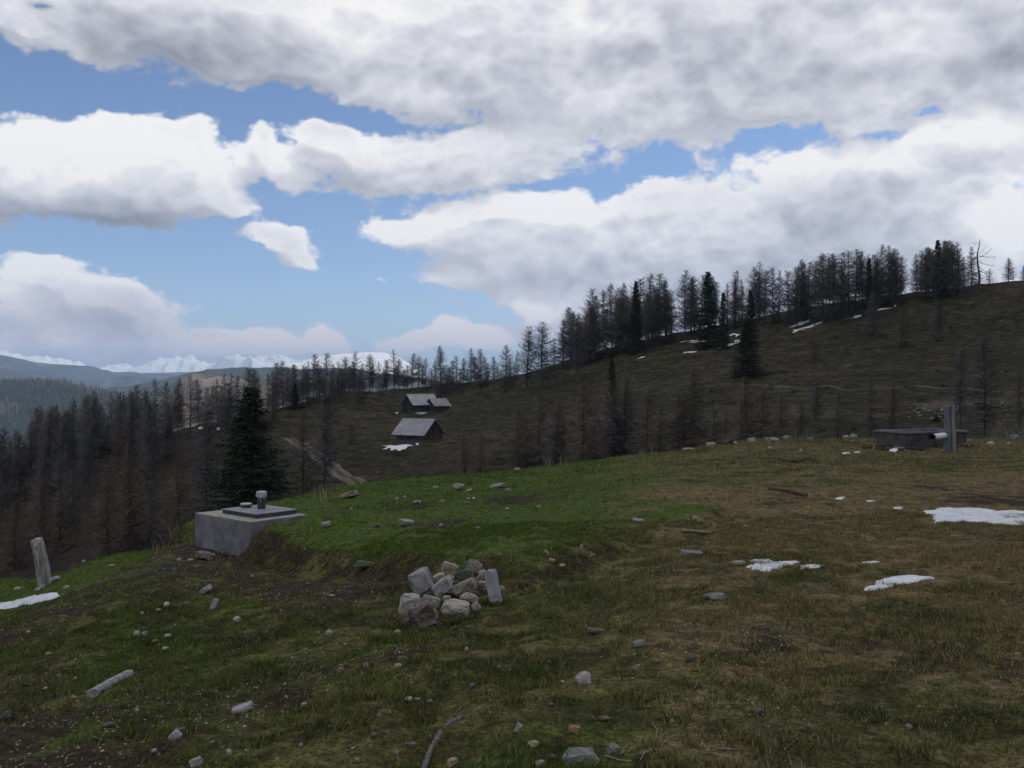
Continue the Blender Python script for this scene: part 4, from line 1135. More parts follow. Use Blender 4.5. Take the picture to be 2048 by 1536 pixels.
# ------------------------------------------------------------------ single stones, each where it lies
S = [ # u, v, hw, hh, kind, roll, boxy, label
 (918,974,14,8,'grey',0,.2,'pointed pale stone on the crest of the green mound'),(996,972,20,5,'grey',-12,.4,'long low pale stone on the mound, right of the pointed one'),
 (938,981,9,3,'white',-10,.3,'small flat white stone just below the pointed stone on the mound'),(812,1046,20,8,'grey',7,.3,'largest pale slab lying on the lawn of the mound'),
 (652,1050,13,7,'grey',-12,.5,'striped grey stone on the mound, nearest to the hatch'),(753,1052,9,6,'pink',0,.2,'round pinkish stone left of the largest slab on the mound'),
 (699,990,23,7,'cream',-16,.5,'long pale slab on the left shoulder of the green mound'),(600,1034,11,4,'white',-28,.6,'thin white stone beside the corner of the hatch'),
 (833,1005,11,4,'cream',-12,.3,'flat cream stone on the upper lawn of the mound'),(810,995,5,4,'white',0,0,'little white stone above the flat cream stone on the mound'),
 (793,998,5,4,'grey',0,0,'little grey stone left of the white one on the mound'),(884,1003,5,5,'white',0,0,'small pale pebble stone in the centre of the mound'),
 (933,1007,9,4,'pink',4,.2,'flat pinkish stone in the bare patch on the mound'),(937,998,4,3,'white',0,0,'tiny white stone above the bare patch on the mound'),
 (948,997,5,3,'white',0,0,'tiny white stone at the right of the bare patch on the mound'),(1016,980,7,4,'grey',0,.2,'small blue-grey stone on the right of the mound crest'),
 (871,975,8,3,'grey',0,.3,'low grey stone left of the pointed stone on the mound'),(1014,1018,5,3,'white',0,.2,'white chip on the right half of the mound'),
 (930,1030,4,4,'pink',0,0,'small pinkish stone below the bare patch on the mound'),(882,1051,6,4,'grey',0,.2,'small grey stone right of the largest slab'),
 (955,1056,6,3,'grey',0,.2,'flat grey stone on the lower lawn of the mound'),(702,1018,4,3,'white',0,0,'white pebble on the left lawn of the mound'),(1016,1034,6,4,'dark',0,.2,'dark stone in the lawn on the right of the mound'),
 (1078,1015,6,5,'brown',0,.2,'brown clod-like stone on the right edge of the mound'),(1033,940,7,5,'cream',0,.2,'cream stone on the skyline edge of the lawn'),
 (411,1113,24,10,'pink',16,.4,'red-streaked flat rock lying below the concrete box'),(333,1211,8,7,'white',0,.1,'round white stone on the left slope below the concrete box'),
 (317,1220,6,3,'cream',0,.2,'cream chip beside the round white stone'),(284,1227,4,4,'white',0,0,'little white stone left of the cream chip'),
 (274,1268,8,8,'white',0,.2,'white angular stone in the middle of the left slope'),(290,1268,7,7,'grey',0,.1,'grey stone touching the white angular stone'),
 (335,1272,9,4,'white',-6,.3,'flat white stone right of the white and grey pair'),(310,1283,8,4,'orange',-8,.3,'ochre flake stone below the flat white stone'),
 (331,1298,8,6,'cream',0,.1,'cream stone below the ochre flake'),(96,1308,7,4,'grey',0,.3,'flat grey stone low on the far left slope'),(150,1360,6,6,'cream',0,.1,'pale stone above the left end of the log'),
 (90,1378,6,4,'cream',0,.2,'small cream stone to the left of the log'),(148,1395,5,4,'cream',0,.1,'small cream stone under the left end of the log'),
 (274,1421,5,5,'white',0,.1,'white stone below the right end of the log'),(474,1240,9,8,'white',0,.2,'white stone on the slope under the grey slabs'),
 (411,1180,16,7,'slab',-32,.7,'narrow pale grey slab slanting on the slope below the red-streaked rock'),(429,1209,8,17,'slab',22,.6,'upright blue-grey shard below the narrow slab'),
 (350,1473,15,12,'slab',-42,.6,'tilted grey slab half sunk near the bottom left'),(484,1418,28,8,'slab',-18,.7,'long grey slab lying at the lower left of the slope'),
 (457,1508,8,10,'cream',0,.2,'cream stone near the bottom edge left of centre'),(392,1526,16,12,'grey',-30,.5,'angular grey stone cut by the bottom edge'),(308,1503,7,6,'grey',0,.2,'dull grey stone near the bottom left'),
 (12,1433,16,10,'dark',-35,.4,'dark boulder at the left picture edge'),(217,1451,15,7,'dark',-6,.3,'dark buried stone below the log'),(36,1178,9,4,'white',0,.4,'white stone on the green ledge left of the leaning post'),
 (76,1180,7,5,'white',0,.3,'white stone on the green ledge at the foot of the leaning post'),(133,1175,8,4,'white',-6,.4,'white stone on the green ledge right of the leaning post'),
 (223,1132,9,3,'cream',0,.3,'flat cream stone on the rim of the green ledge'),(167,1124,6,5,'brown',0,.2,'brown stone at the back of the green ledge'),(358,1120,6,5,'grey',0,.2,'grey stone left of the red-streaked rock'),
 (381,1121,7,4,'cream',0,.2,'cream stone beside the left tip of the red-streaked rock'),(466,1111,7,6,'dark',0,.2,'dark stone at the foot of the concrete box'),(448,1108,8,6,'dark',0,.2,'mossy dark stone right under the concrete box'),
 (56,1264,5,3,'white',0,.2,'white chip near the left picture edge'),(658,1268,9,8,'cream',0,.2,'cream stone on the slope left of the stone pile'),(664,1192,6,3,'cream',0,.2,'small cream stone on the turf between box and stone pile'),
 (681,1341,10,6,'brown',-28,.4,'tan wedge-shaped stone on the open slope'),(731,1333,8,9,'brown',0,.2,'dull brown stone right of the tan wedge'),(797,1333,11,6,'white',12,.3,'white stone with a bark-red clump behind it'),
 (806,1319,15,7,'pink',0,.1,'crumbly pinkish stone behind the white one'),(572,1394,4,3,'white',0,.1,'tiny white stone in the lower middle slope'),(608,1409,8,5,'white',-14,.2,'white stone in the dark grass of the lower slope'),
 (712,1387,6,4,'cream',0,.2,'cream stone among the gravel of the lower slope'),(817,1400,11,6,'slab',-12,.3,'blue-grey stone next to a tan one in the lower slope'),(834,1400,9,4,'cream',0,.3,'tan stone next to the blue-grey one'),
 (944,1374,9,7,'dark',-20,.3,'dark mottled stone at the edge of the grass tussock'),(748,1471,7,6,'pink',0,.3,'pale pink stone in the gravel near the bottom'),(704,1422,5,5,'cream',0,.1,'small cream stone in the gravel patch'),
 (667,1444,6,6,'brown',0,.1,'brown stone in the gravel patch'),(825,1491,10,8,'pink',0,.2,'dull pink stone left of the grey root'),(713,1522,8,7,'orange',0,.2,'ochre stone at the bottom edge'),
 (904,1526,15,10,'yellow',-22,.3,'sandy yellow stone at the bottom edge right of the root'),(933,1300,5,6,'cream',0,.1,'cream stone in the grass below the stone pile'),(795,1266,9,6,'cream',12,.2,'cream stone below the left end of the stone pile'),
 (1193,1263,24,7,'pink',5,.3,'flat reddish slab lying in the grass right of the stone pile'),(1168,1358,21,17,'white',-20,.3,'bright grey-white stone standing out of the lower middle grass'),
 (1036,1459,8,14,'grey',24,.4,'pale shard in the hollow near the bottom'),(1067,1489,14,9,'yellow',-8,.2,'yellow rounded stone near the bottom middle'),(1149,1459,17,9,'orange',8,.6,'orange brick-like stone near the bottom middle'),
 (1162,1516,44,24,'buried',-6,.2,'big grey boulder at the bottom edge, half sunk in the turf'),(1225,1499,18,15,'buried',10,.2,'pinkish grey boulder right of the big one at the bottom'),
 (1210,1438,14,6,'pink',0,.2,'low pinkish rock above the two boulders at the bottom'),(1105,1515,8,7,'dark',0,.1,'greenish round stone left of the big boulder'),(1080,1530,14,10,'brown',-20,.3,'brown stone left of the big boulder, cut by the edge'),
 (1430,1195,30,9,'buried',-4,.2,'flat grey rock flush with the turf below the small snow patches'),(1383,1107,29,5,'buried',2,.6,'thin flat stone with a dark shadow edge in the middle distance'),
 (1478,1127,17,6,'cream',3,.4,'pale flat stone touching the left end of the middle snow patch'),(1509,1155,8,6,'dark',0,.2,'dark stone just below the middle snow patch'),
 (1094,1108,4,10,'cream',-28,.5,'upright cream sliver in the earth bank right of the stone pile'),(1104,1123,10,5,'cream',18,.5,'cream wedge stone under the sliver in the earth bank'),(1125,1131,8,4,'white',4,.3,'white stone at the foot of the earth bank'),
 (1162,1098,5,11,'brown',10,.4,'brown upright stone in the bank right of the cream wedge'),(1185,1110,7,2.5,'grey',0,.4,'thin grey stone below the bank'),(1125,1364,5,3,'white',0,.2,'white chip left of the grey-white standing stone'),
 (1315,1324,7,5,'pink',0,.2,'pinkish stone in the tussocks right of centre'),(1380,1318,11,9,'dark',30,.4,'dark grey stone in the tussocks'),(1521,1352,5,4,'grey',0,.2,'grey pebble stone in the brown grass'),
 (1517,1424,11,8,'dark',0,.3,'dark stone right of the lower tussocks'),(1277,1288,16,9,'buried',-12,.2,'grey lumpy rock in the tussocks'),(1344,1443,6,4,'grey',0,.2,'small grey stone right of the boulders'),
 (1276,1042,18,5,'grey',6,.5,'pale flat stones on the right end of the earth bank'),(1392,1037,8,5,'cream',20,.4,'cream stone on the lawn right of the earth bank'),(1397,1042,4,3,'white',0,.2,'white chip under the cream stone'),
 (1624,1034,8,5,'pink',0,.2,'pinkish stone left of the big snow patch'),(1490,1053,6,3,'grey',0,.3,'small grey stone in the right meadow'),
 (1422,890,14,6,'grey',0,.4,'pale stone at the left end of the stone row on the crest'),(1377,897,17,3,'grey',0,.4,'low flat stone on the crest, left of the dark log'),(1469,887,9,4,'grey',0,.3,'small grey stone right of the dark log on the crest'),
 (1503,881,11,6,'slab',-6,.5,'blocky grey stone on the crest'),(1544,880,16,5,'slab',2,.6,'longest flat grey stone on the crest'),(1572,876,9,5,'grey',-12,.4,'grey stone at the right end of the crest row'),
 (1620,878,6,4,'grey',0,.2,'small stone on the crest near the dry stalks'),(1692,873,8,4,'white',0,.3,'white stone on the crest left of the trough'),(1707,871,9,6,'grey',10,.3,'lumpy stone on the crest left of the trough'),
 (1981,889,10,6,'white',-14,.3,'white stone right of the wooden post'),(2030,876,13,8,'grey',0,.3,'heap-like grey stone at the right edge by the dry brush'),(2017,888,5,4,'white',0,.2,'little white stone near the right edge'),
 (1541,896,7,3,'white',0,.2,'white chip on the meadow below the crest stones'),(1601,902,4,5,'white',0,.2,'white upright chip in the far meadow'),
 (1828,886,12,5,'buried',0,.3,'grey stone leaning on the trough'),(1842,893,10,5,'brown',0,.3,'brown stone in front of the trough'),(1800,898,13,5,'brown',8,.3,'dull stone at the left front of the trough'),
 (1868,880,16,3.5,'slab',-2,.8,'thin grey slab under the white pipe'),(1922,882,18,4,'slab',-6,.8,'thin grey slab right of the wooden post'),(1930,890,12,6,'pink',0,.2,'reddish stone right of the wooden post')]
for (u, v, hw, hh, k, roll, bx, lab) in S:
    r = random.Random(int(u * 3 + v))
    stone(u, v, hw, hh, k, lab, depth=r.uniform(.6, .95), roll=roll, boxy=bx, yaw=r.uniform(-15, 15), sink=.30 if hh < 15 else .5, detail=2 if hw > 12 else 1)

# small pale stones scattered on the slope: one of each of six shapes, then copies
def pebbles():
    protos = []
    for i, k in enumerate(['white', 'cream', 'grey', 'cream', 'pink', 'brown']):
        co, f = rock_mesh(500 + i, (1, .8, .6), .2, 1, .06, 12)
        o = new_mesh_obj('pebble', co, f, (RM[k],)); protos.append(o)
        o.data.name = 'pebble'
    r = random.Random(9); k = 0; first = set()
    while k < 170:
        u = r.uniform(0, 1150) if r.random() < .72 else r.uniform(1000, 2040); v = r.uniform(1110, 1530) if r.random() < .8 else r.uniform(960, 1110)
        x, y, z = hit(u, v, 2.5, 40, 600)
        if y > 30 or (-5.2 < x < -2.7 and 13 < y < 15.5): continue
        w = fbm(np.array([x]), np.array([y]), 1.6, 2, 88)[0]
        if w < -.1 + (.35 if u > 1100 else 0): continue
        i = r.choice([0, 1, 1, 2, 3, 4, 5]); s = r.uniform(.006, .017) * (1.35 if r.random() < .15 else 1) * (1 + y * .03)
        o = protos[i] if i not in first else protos[i].copy()
        if i in first: COL.objects.link(o)
        first.add(i)
        o.location = (x, y, gh(x, y) + s * .25); o.scale = (s, s, s); o.rotation_euler = (r.uniform(-.4, .4), r.uniform(-.4, .4), r.uniform(0, 6.28))
        tag(o, 'small ' + ['white', 'cream', 'grey', 'tan', 'reddish', 'brown'][i] + ' pebble lying loose in the turf', 'pebble', 'pebbles loose in the turf')
        k += 1
pebbles()

def gravel():
    r = np.random.default_rng(12); n = 9000
    D = r.uniform(3.6, 15, n) ; t = r.uniform(-.56, .30, n); x = t * D; y = D
    w = fbm(x, y, 1.9, 3, 33); w2 = fbm(x, y, .7, 2, 34)
    keep = (w + .6 * w2 + .35 * sstep(-t, -.05, .2) > .42)
    x, y = x[keep], y[keep]; z = ground_h(x, y); n = len(x)
    base = np.array([(1, 0, 0), (-.4, .9, 0), (-.5, -.8, 0), (.1, .05, .75), (0, 0, -.5)])
    F = np.array([(0, 1, 3), (1, 2, 3), (2, 0, 3)])
    s = r.uniform(.004, .011, n); a = r.uniform(0, 6.28, n); c, sn = np.cos(a), np.sin(a)
    q = base[None] * r.uniform(.7, 1.3, (n, 5, 3)) * s[:, None, None]
    Vx = q[..., 0] * c[:, None] - q[..., 1] * sn[:, None] + x[:, None]; Vy = q[..., 0] * sn[:, None] + q[..., 1] * c[:, None] + y[:, None]; Vz = q[..., 2] + z[:, None] + .002
    V_ = np.stack([Vx, Vy, Vz], -1).reshape(-1, 3)
    Fa = (F[None] + (np.arange(n) * 5)[:, None, None]).reshape(-1, 3)
    mi = np.repeat(r.choice([0, 1, 2, 3], n, p=[.2, .3, .3, .2]), 3)
    o = new_mesh_obj('gravel', V_, Fa, (RM['white'], RM['cream'], RM['brown'], RM['pink']), mat_idx=mi)
    tag(o, 'reddish brown and pale gravel strewn over the bare earth of the near slope', 'gravel', kind='stuff')
gravel()

def bank_rocks():
    protos = []
    for i, k in enumerate(['buried', 'grey', 'dark', 'buried']):
        co, f = rock_mesh(700 + i, (1, .8, .7), .2, 1, .08, 12); o = new_mesh_obj('rock', co, f, (RM[k],)); protos.append(o)
    r = random.Random(19); first = set()
    for n in range(72):
        q = r.random()
        if q < .40: u, v, lab, grp = r.uniform(1815, 1888), r.gauss(822, 8), 'pale rock in the stony bank behind the trough', 'rocks in the bank behind the trough'
        elif q < .62: u, v, lab, grp = r.uniform(1985, 2047), r.gauss(815, 7), 'pale rock in the stony bank at the right edge of the slope', 'rocks in the bank at the right edge'
        elif q < .85: u, v, lab, grp = r.uniform(1480, 1780), r.gauss(828, 12), 'dull rock in the eroded bank of the far slope', 'rocks in the eroded bank'
        else: u, v, lab, grp = r.uniform(950, 1480), r.gauss(835, 16), 'grey rock lying on the slope below the larch row', 'rocks on the middle slope'
        x, y, z = hit(u, v, 60, 220, 1200); i = r.randrange(4); s = r.uniform(.07, .24)
        o = protos[i] if i not in first else protos[i].copy()
        if i in first: COL.objects.link(o)
        first.add(i); o.location = (x, y, gh(x, y) + s * .3); o.scale = (s * r.uniform(.8, 1.6), s, s * r.uniform(.7, 1.2)); o.rotation_euler = (r.uniform(-.4, .4), r.uniform(-.4, .4), r.uniform(0, 6.28))
        tag(o, lab, 'rock', grp)
bank_rocks()
def stump():
    x, y, z = hit(1541, 779, 90, 260); s = y / FPX
    e = empty('tree_stump', (x, y, z)); MB().add(tube([(0,0,-.3),(0,0,.3),(.1,0,.9)], [.6,.42,.38], 9)).build('stump', M_DARKWOOD, e)
    mb = MB()
    for a in (0.3, 1.4, 2.6, 3.9, 5.2): mb.add(tube([(0,0,.1),(math.cos(a)*.8,math.sin(a)*.8,.02),(math.cos(a)*1.3,math.sin(a)*1.3,-.25)], [.2,.12,.05], 5))
    mb.build('roots', M_DARKWOOD, e)
    tag(e, 'dark tree stump alone on the green part of the far slope', 'stump')
stump()

# ------------------------------------------------------------------ wood: posts, log, sticks
def rough_prism(name, P, W, T, mat, parent=None, n=10, seed=0, side=(1, 0, 0), notch=.10, split=0):
    """a weathered split post: many-sided, ragged, along points P with half widths W and half thickness T"""
    r = random.Random(seed)
    P = [Vector(p) for p in P]; V_, F_ = [], []
    prof = [(1 + r.uniform(-notch, notch)) for _ in range(n)]
    side = Vector(side)
    steps = 14; N = len(P) - 1
    for i in range(steps + 1):
        q = i / steps * N; k = min(N - 1, int(q)); f = q - k
        p = P[k].lerp(P[k + 1], f); d = (P[k + 1] - P[k]).normalized()
        b = d.cross(side).normalized(); a = b.cross(d).normalized()
        w = W[k] * (1 - f) + W[k + 1] * f; t = T[k] * (1 - f) + T[k + 1] * f
        for j in range(n):
            an = 2 * math.pi * j / n; m = prof[j] * (1 + r.uniform(-.05, .05))
            V_.append(p + a * math.cos(an) * w * m + b * math.sin(an) * t * m + (d * r.uniform(-.5, .5) * w * .5 if i == steps else Vector()))
    for i in range(steps):
        for j in range(n):
            F_.append((i * n + j, i * n + (j + 1) % n, (i + 1) * n + (j + 1) % n, (i + 1) * n + j))
    c = len(V_); V_.append(P[-1] + (P[-1] - P[-2]).normalized() * W[-1] * split); F_ += [(steps * n + j, steps * n + (j + 1) % n, c) for j in range(n)]
    c = len(V_); V_.append(P[0]); F_ += [((j + 1) % n, j, c) for j in range(n)]
    return new_mesh_obj(name, V_, F_, (mat,), parent)

def leaning_post():
    x, y, z = hit(93, 1171, 19, 30)
    s = y / FPX
    e = empty('leaning_post', (x, y, z))
    rough_prism('post_core', [(.0, 0, -.3), (-1 * s, 0, 0), (-9 * s, .02, 48 * s), (-20 * s, .05, 92 * s)], [.17, .165, .16, .125], [.11, .11, .10, .09], M_GREYWOOD, e, 12, 4, notch=.16, split=.3)
    rough_prism('split_sliver', [(-12 * s, -.05, 20 * s), (-20 * s, -.05, 55 * s), (-29 * s, -.04, 88 * s)], [.045, .04, .018], [.05, .045, .02], M_PALEWOOD, e, 7, 6, notch=.2, split=2)
    rough_prism('pale_rib', [(6 * s, -.10, -3 * s), (-4 * s, -.10, 50 * s), (-12 * s, -.06, 84 * s)], [.045, .05, .025], [.04, .04, .02], M_PALEWOOD, e, 7, 8, notch=.2, split=1)
    tag(e, 'old split grey wooden post leaning to the left on the green ledge', 'post')
leaning_post()
def short_stub():
    x, y, z = hit(110, 1165, 19, 30); s = y / FPX
    o = rough_prism('log', [(-8 * s, 0, .03), (0, .02, .09), (9 * s, .04, 8 * s)], [.05, .055, .05], [.05, .055, .05], M_GREYWOOD, None, 8, 15)
    o.location = (x, y, z); tag(o, 'short grey log stub lying at the foot of the leaning post', 'log')
short_stub()

def trough_post():
    D = 24.8; s = D / FPX; x = (1900 - 1024) * s; y = D; z = gh(x, y)
    e = empty('split_post', (x, y, z)); H = (902 - 809) * s
    rough_prism('left_half', [(-4.5 * s, 0, -.25), (-5 * s, 0, H * .3), (-4.5 * s, .02, H * .7), (-4.5 * s, .03, H * .99)], [.085, .08, .085, .075], [.07, .07, .065, .06], M_BLUEWOOD, e, 9, 21, split=.3)
    rough_prism('right_half', [(7.5 * s, -.02, -.25), (7 * s, -.02, H * .3), (5.5 * s, 0, H * .7), (5 * s, 0, H * 1.02)], [.05, .05, .055, .06], [.06, .06, .05, .05], M_PALEWOOD, e, 8, 22, split=.3)
    rough_prism('branch_stub', [(6 * s, -.02, H * .80), (11 * s, -.03, H * .90), (15 * s, -.04, H * .97)], [.03, .022, .010], [.03, .02, .01], M_PALEWOOD, e, 6, 23, split=1)
    tag(e, 'thick split wooden post with a pale right half standing in front of the trough', 'post')
    # the pipe
    e = empty('water_pipe', ((1888 - 1024) * s, y - .02, -(871 - 768) * s))
    a = Vector((0, 0, 0)); D2 = 24.3; b = Vector(((1864 - 1024) * D2 / FPX, D2, -(874 - 768) * D2 / FPX)) - Vector(e.location)
    d = (b - a).normalized()
    V_, F_ = [], []; n = 24; r0, r1 = .078, .068
    u1 = d.cross(Vector((0, 0, 1))).normalized(); u2 = d.cross(u1)
    for p, rr in ((a, r0), (b, r0), (b, r1), (b - d * .30, r1)):
        for k in range(n): V_.append(p + (u1 * math.cos(6.28318 * k / n) + u2 * math.sin(6.28318 * k / n)) * rr)
    for i in range(3):
        for k in range(n): F_.append((i * n + k, i * n + (k + 1) % n, (i + 1) * n + (k + 1) % n, (i + 1) * n + k))
    mi = [0] * n + [0] * n + [1] * n; F_.append(tuple(range(3 * n, 4 * n))); mi.append(1)
    o = new_mesh_obj('pipe', V_, F_, (M_WHITEPIPE, M_BLACK), e, True, mi)
    MB().add(tube([b + d * .035, b - d * .03], [.086, .086], 24, cap=False)).add(tube([b - d * .03, b + d * .035], [.070, .070], 24, cap=False)).build('black_collar', M_BLACK, e)
    tag(e, 'short white plastic pipe with a black open end sticking out from the split post', 'pipe')
trough_post()

def trough():
    D = 26.2; x0 = (1812 - 1024) / FPX * D; P0 = Vector((x0, D, 0))
    d1 = Vector((-.37, .93, 0)).normalized(); d2 = Vector((.93, .37, 0)).normalized()
    zt = -(863.5 - 768) / FPX * D; zb = gh(x0, D)
    e = empty('water_trough', (x0, D, zb)); h = zt - zb
    L1, L2, t = 1.2, 2.25, .09
    mb = MB()
    m = simple_mat('stained_trough_concrete', (.035, .036, .038), (.085, .080, .072), 3.0, dist=.01, c3=(.07, .055, .04))
    m2 = simple_mat('grey_trough_rim', (.09, .095, .10), (.17, .175, .18), 5.0, dist=.01)
    box_bm(mb, (0, 0), L1, t, -.25, h - .055, d1, d2); box_bm(mb, d2 * (L2 - t), L1, t, -.25, h - .055, d1, d2)
    box_bm(mb, d2 * (t + .002), t, L2 - 2 * t - .004, -.25, h - .055, d1, d2); box_bm(mb, d1 * (L1 - t) + d2 * (t + .002), t, L2 - 2 * t - .004, -.25, h - .055, d1, d2)
    mb.build('basin', m, e)
    mb = MB(); q = .03
    c = -(d1 + d2) * q; A, B, w = L1 + 2 * q, L2 + 2 * q, t + 2 * q
    box_bm(mb, c, A, w, h - .053, h, d1, d2); box_bm(mb, c + d2 * (B - w), A, w, h - .053, h, d1, d2)
    box_bm(mb, c + d2 * (w + .002), w, B - 2 * w - .004, h - .053, h, d1, d2); box_bm(mb, c + d1 * (A - w) + d2 * (w + .002), w, B - 2 * w - .004, h - .053, h, d1, d2)
    mb.build('rim', m2, e)
    wm, g, b = material('dark_water', .12, .5); b.inputs['Base Color'].default_value = (.012, .016, .018, 1)
    mb = MB(); a = [d1 * t + d2 * t, d1 * (L1 - t) + d2 * t, d1 * (L1 - t) + d2 * (L2 - t), d1 * t + d2 * (L2 - t)]
    mb.add(([(p.x, p.y, h - .14) for p in a], [(0, 1, 2, 3)])); mb.build('water', wm, e)
    tag(e, 'low dark concrete water trough with a grey rim behind the split post', 'trough')
trough()

def lying(name, pts, radius, mat, label, cat, n=7, seed=1, d1=44, lift=.6, flat=1.0):
    """a log or stick lying on the ground through these picture points"""
    W = [Vector(hit(u, v, 2.5, d1)) for u, v in pts]
    c = W[0].copy()
    P = [p - c + Vector((0, 0, radius * lift)) for p in W]
    o = rough_prism(name, P, [radius] * len(P) if not isinstance(radius, list) else radius, [radius * flat] * len(P), mat, None, n, seed, side=(P[-1] - P[0]).cross(Vector((0, 0, 1))).normalized(), notch=.14)
    o.location = c; tag(o, label, cat)
    return o
lying('log', [(184, 1394), (222, 1372), (259, 1352)], .040, M_GREYWOOD, 'short thick pale grey log lying on the lower left slope', 'log', 12, 3, lift=.5, flat=.75)
lying('root', [(846,1545),(858,1508),(878,1470),(905,1442),(932,1434)], .013, M_ROOT, 'grey bare root emerging from the turf near the bottom', 'root', 8, 5, lift=-.1)
lying('board', [(1362,1064),(1390,1066),(1422,1070)], .035, M_BOARD, 'narrow pale board lying in the meadow above the thin flat stone', 'board', 6, 7, lift=.7, flat=.4)
lying('stick', [(1540,980),(1575,985),(1612,994)], .035, M_DARKWOOD, 'long dark stick lying in the far meadow', 'stick', 6, 8)
lying('stick', [(1560,920),(1590,926),(1620,918)], .04, M_DARKWOOD, 'dark crooked stick near the crest, right of the crest stones', 'stick', 6, 9)
lying('log', [(1432,886),(1444,880),(1462,890)], .09, M_DARKWOOD, 'dark rotten log among the pale stones on the crest', 'log', 7, 10)
for i, (pts, lab) in enumerate([([(160,1462),(172,1440),(192,1425)], 'thin curved pale twig below the log'), ([(186,1476),(205,1483),(225,1482)], 'pale twig lying level, lowest of those below the log'),
        ([(225,1440),(232,1455),(238,1458)], 'short hooked twig right of the curved one'), ([(192,1276),(190,1262),(196,1252)], 'bent pale twig in the middle of the left slope'),
        ([(98,1278),(104,1266),(112,1258)], 'thin stalk on the far left slope'), ([(268,1390),(290,1370),(315,1345)], 'long straight stalk right of the log'),
        ([(130,1530),(136,1515),(146,1511)], 'pale bent twig at the bottom left edge'), ([(222,1310),(232,1296),(240,1290)], 'greenish stalk above the log'),
        ([(378,1178+0),(388,1232),(400,1222)], 'short dry stalk left of the blue-grey shard'), ([(1278,1528),(1290,1508),(1312,1500)], 'arched pale twig at the bottom, right of the boulders'),
        ([(1324,1492),(1338,1480),(1352,1472)], 'straight twig pointing right near the bottom'), ([(1312,1482),(1314,1465),(1306,1450)], 'upright curved twig near the bottom'),
        ([(1210,1514),(1240,1524),(1262,1526)], 'flat-lying twig right below the pinkish boulder'), ([(1432,1500),(1452,1501),(1475,1503)], 'thin straight pale stalk in the brown grass near the bottom'),
        ([(436,1452),(444,1446),(452,1440)], 'tiny pale twig above the cream stone at the bottom'), ([(1384,1384),(1392,1374),(1396,1362)], 'fine stalk in the tussocks')]):
    if i == 8: pts = [(378,1234),(388,1228),(400,1222)]
    lying('twig', pts, .0032, M_PALEWOOD, lab, 'twig', 4, 30 + i, lift=2.5)
# firewood and rotten boards round the trough
for i, (pts, rad, lab) in enumerate([([(1728,898),(1750,890),(1772,893)], .05, 'dark rotten branch, leftmost of the wood heap by the trough'), ([(1735,892),(1765,902),(1790,900)], .05, 'dark branch crossing the wood heap by the trough'),
        ([(1745,885),(1760,889),(1795,892)], .04, 'thin grey branch on top of the wood heap by the trough'), ([(1845,895),(1862,893),(1880,896)], .07, 'reddish rotten log under the white pipe'),
        ([(1850,888),(1866,888),(1884,889)], .05, 'brown log end just beneath the white pipe'), ([(1905,897),(1925,893),(1945,893)], .06, 'dark log right of the split post'),
        ([(1815,899),(1830,900),(1850,901)], .06, 'dark log lying along the front of the trough')]):
    lying('branch', pts, rad, M_DARKWOOD, lab, 'wood', 6, 60 + i, 27)
def upright_sticks():
    for i, (u, v, pts, lab) in enumerate([(1748, 897, [(0,0),(-3,14),(-7,24)], 'thin forked stick standing in the wood heap'), (1745, 899, [(0,0),(5,12),(8,22)], 'thin stick leaning right in the wood heap'), (1790, 893, [(0,0),(-6,10),(-12,16)], 'short stick leaning left against the trough')]):
        x, y, z = hit(u, v, 20, 27); s = y / FPX
        o = MB().add(tube([(a * s, -.02 * k, b * s - .02) for k, (a, b) in enumerate(pts)], [.016, .012, .006], 5)).build('stick', M_PALEWOOD, None); o.location = (x, y, z)
        tag(o, lab, 'stick')
upright_sticks()

# ------------------------------------------------------------------ snow
def snow(poly, label, thick=.02, wig=.12, d1=44, d0=2.5, step=None, name='snow_patch', group=None):
    W = np.array([hit(u, v, d0, d1)[:2] for u, v in poly])
    n = 72 if len(poly) > 5 else 48
    seg = np.linalg.norm(np.roll(W, -1, 0) - W, axis=1); cum = np.concatenate([[0], np.cumsum(seg)]); L = cum[-1]
    t = np.linspace(0, L, n, endpoint=False)
    Wc = np.vstack([W, W[:1]])
    X = np.interp(t, cum, Wc[:, 0]); Y = np.interp(t, cum, Wc[:, 1])
    c = np.array([X.mean(), Y.mean()]); size = math.sqrt(max(.01, np.ptp(X) * np.ptp(Y)))
    dx, dy = X - c[0], Y - c[1]
    k = 1 + wig * fbm(X * 1.0, Y * 1.0, size * .22, 3, 70) + wig * .7 * fbm(X, Y, size * .07, 3, 71)
    X, Y = c[0] + dx * k, c[1] + dy * k
    V_ = []; rings = [(1.02, -.35), (1.0, .05), (.97, .5), (.90, .8), (.75, .95), (.55, 1), (.3, 1), (.12, 1)]
    for q, hgt in rings:
        x, y = c[0] + (X - c[0]) * q, c[1] + (Y - c[1]) * q
        z = ground_h(x, y) + thick * hgt * (1 + .25 * fbm(x, y, size * .3, 2, 72))
        V_.append(np.stack([x, y, z], -1))
    V_ = np.vstack(V_ + [np.array([[c[0], c[1], gh(c[0], c[1]) + thick]])])
    F_ = []
    for i in range(len(rings) - 1):
        for j in range(n): F_.append((i * n + j, i * n + (j + 1) % n, (i + 1) * n + (j + 1) % n, (i + 1) * n + j))
    m = (len(rings) - 1) * n
    F_ += [(m + j, m + (j + 1) % n, len(V_) - 1) for j in range(n)]
    o = new_mesh_obj(name, V_, F_, (M_SNOW,), smooth=True)
    bm = bmesh.new(); bm.from_mesh(o.data); bmesh.ops.recalc_face_normals(bm, faces=bm.faces[:]); bm.to_mesh(o.data); bm.free()
    tag(o, label, 'snow patch', group)
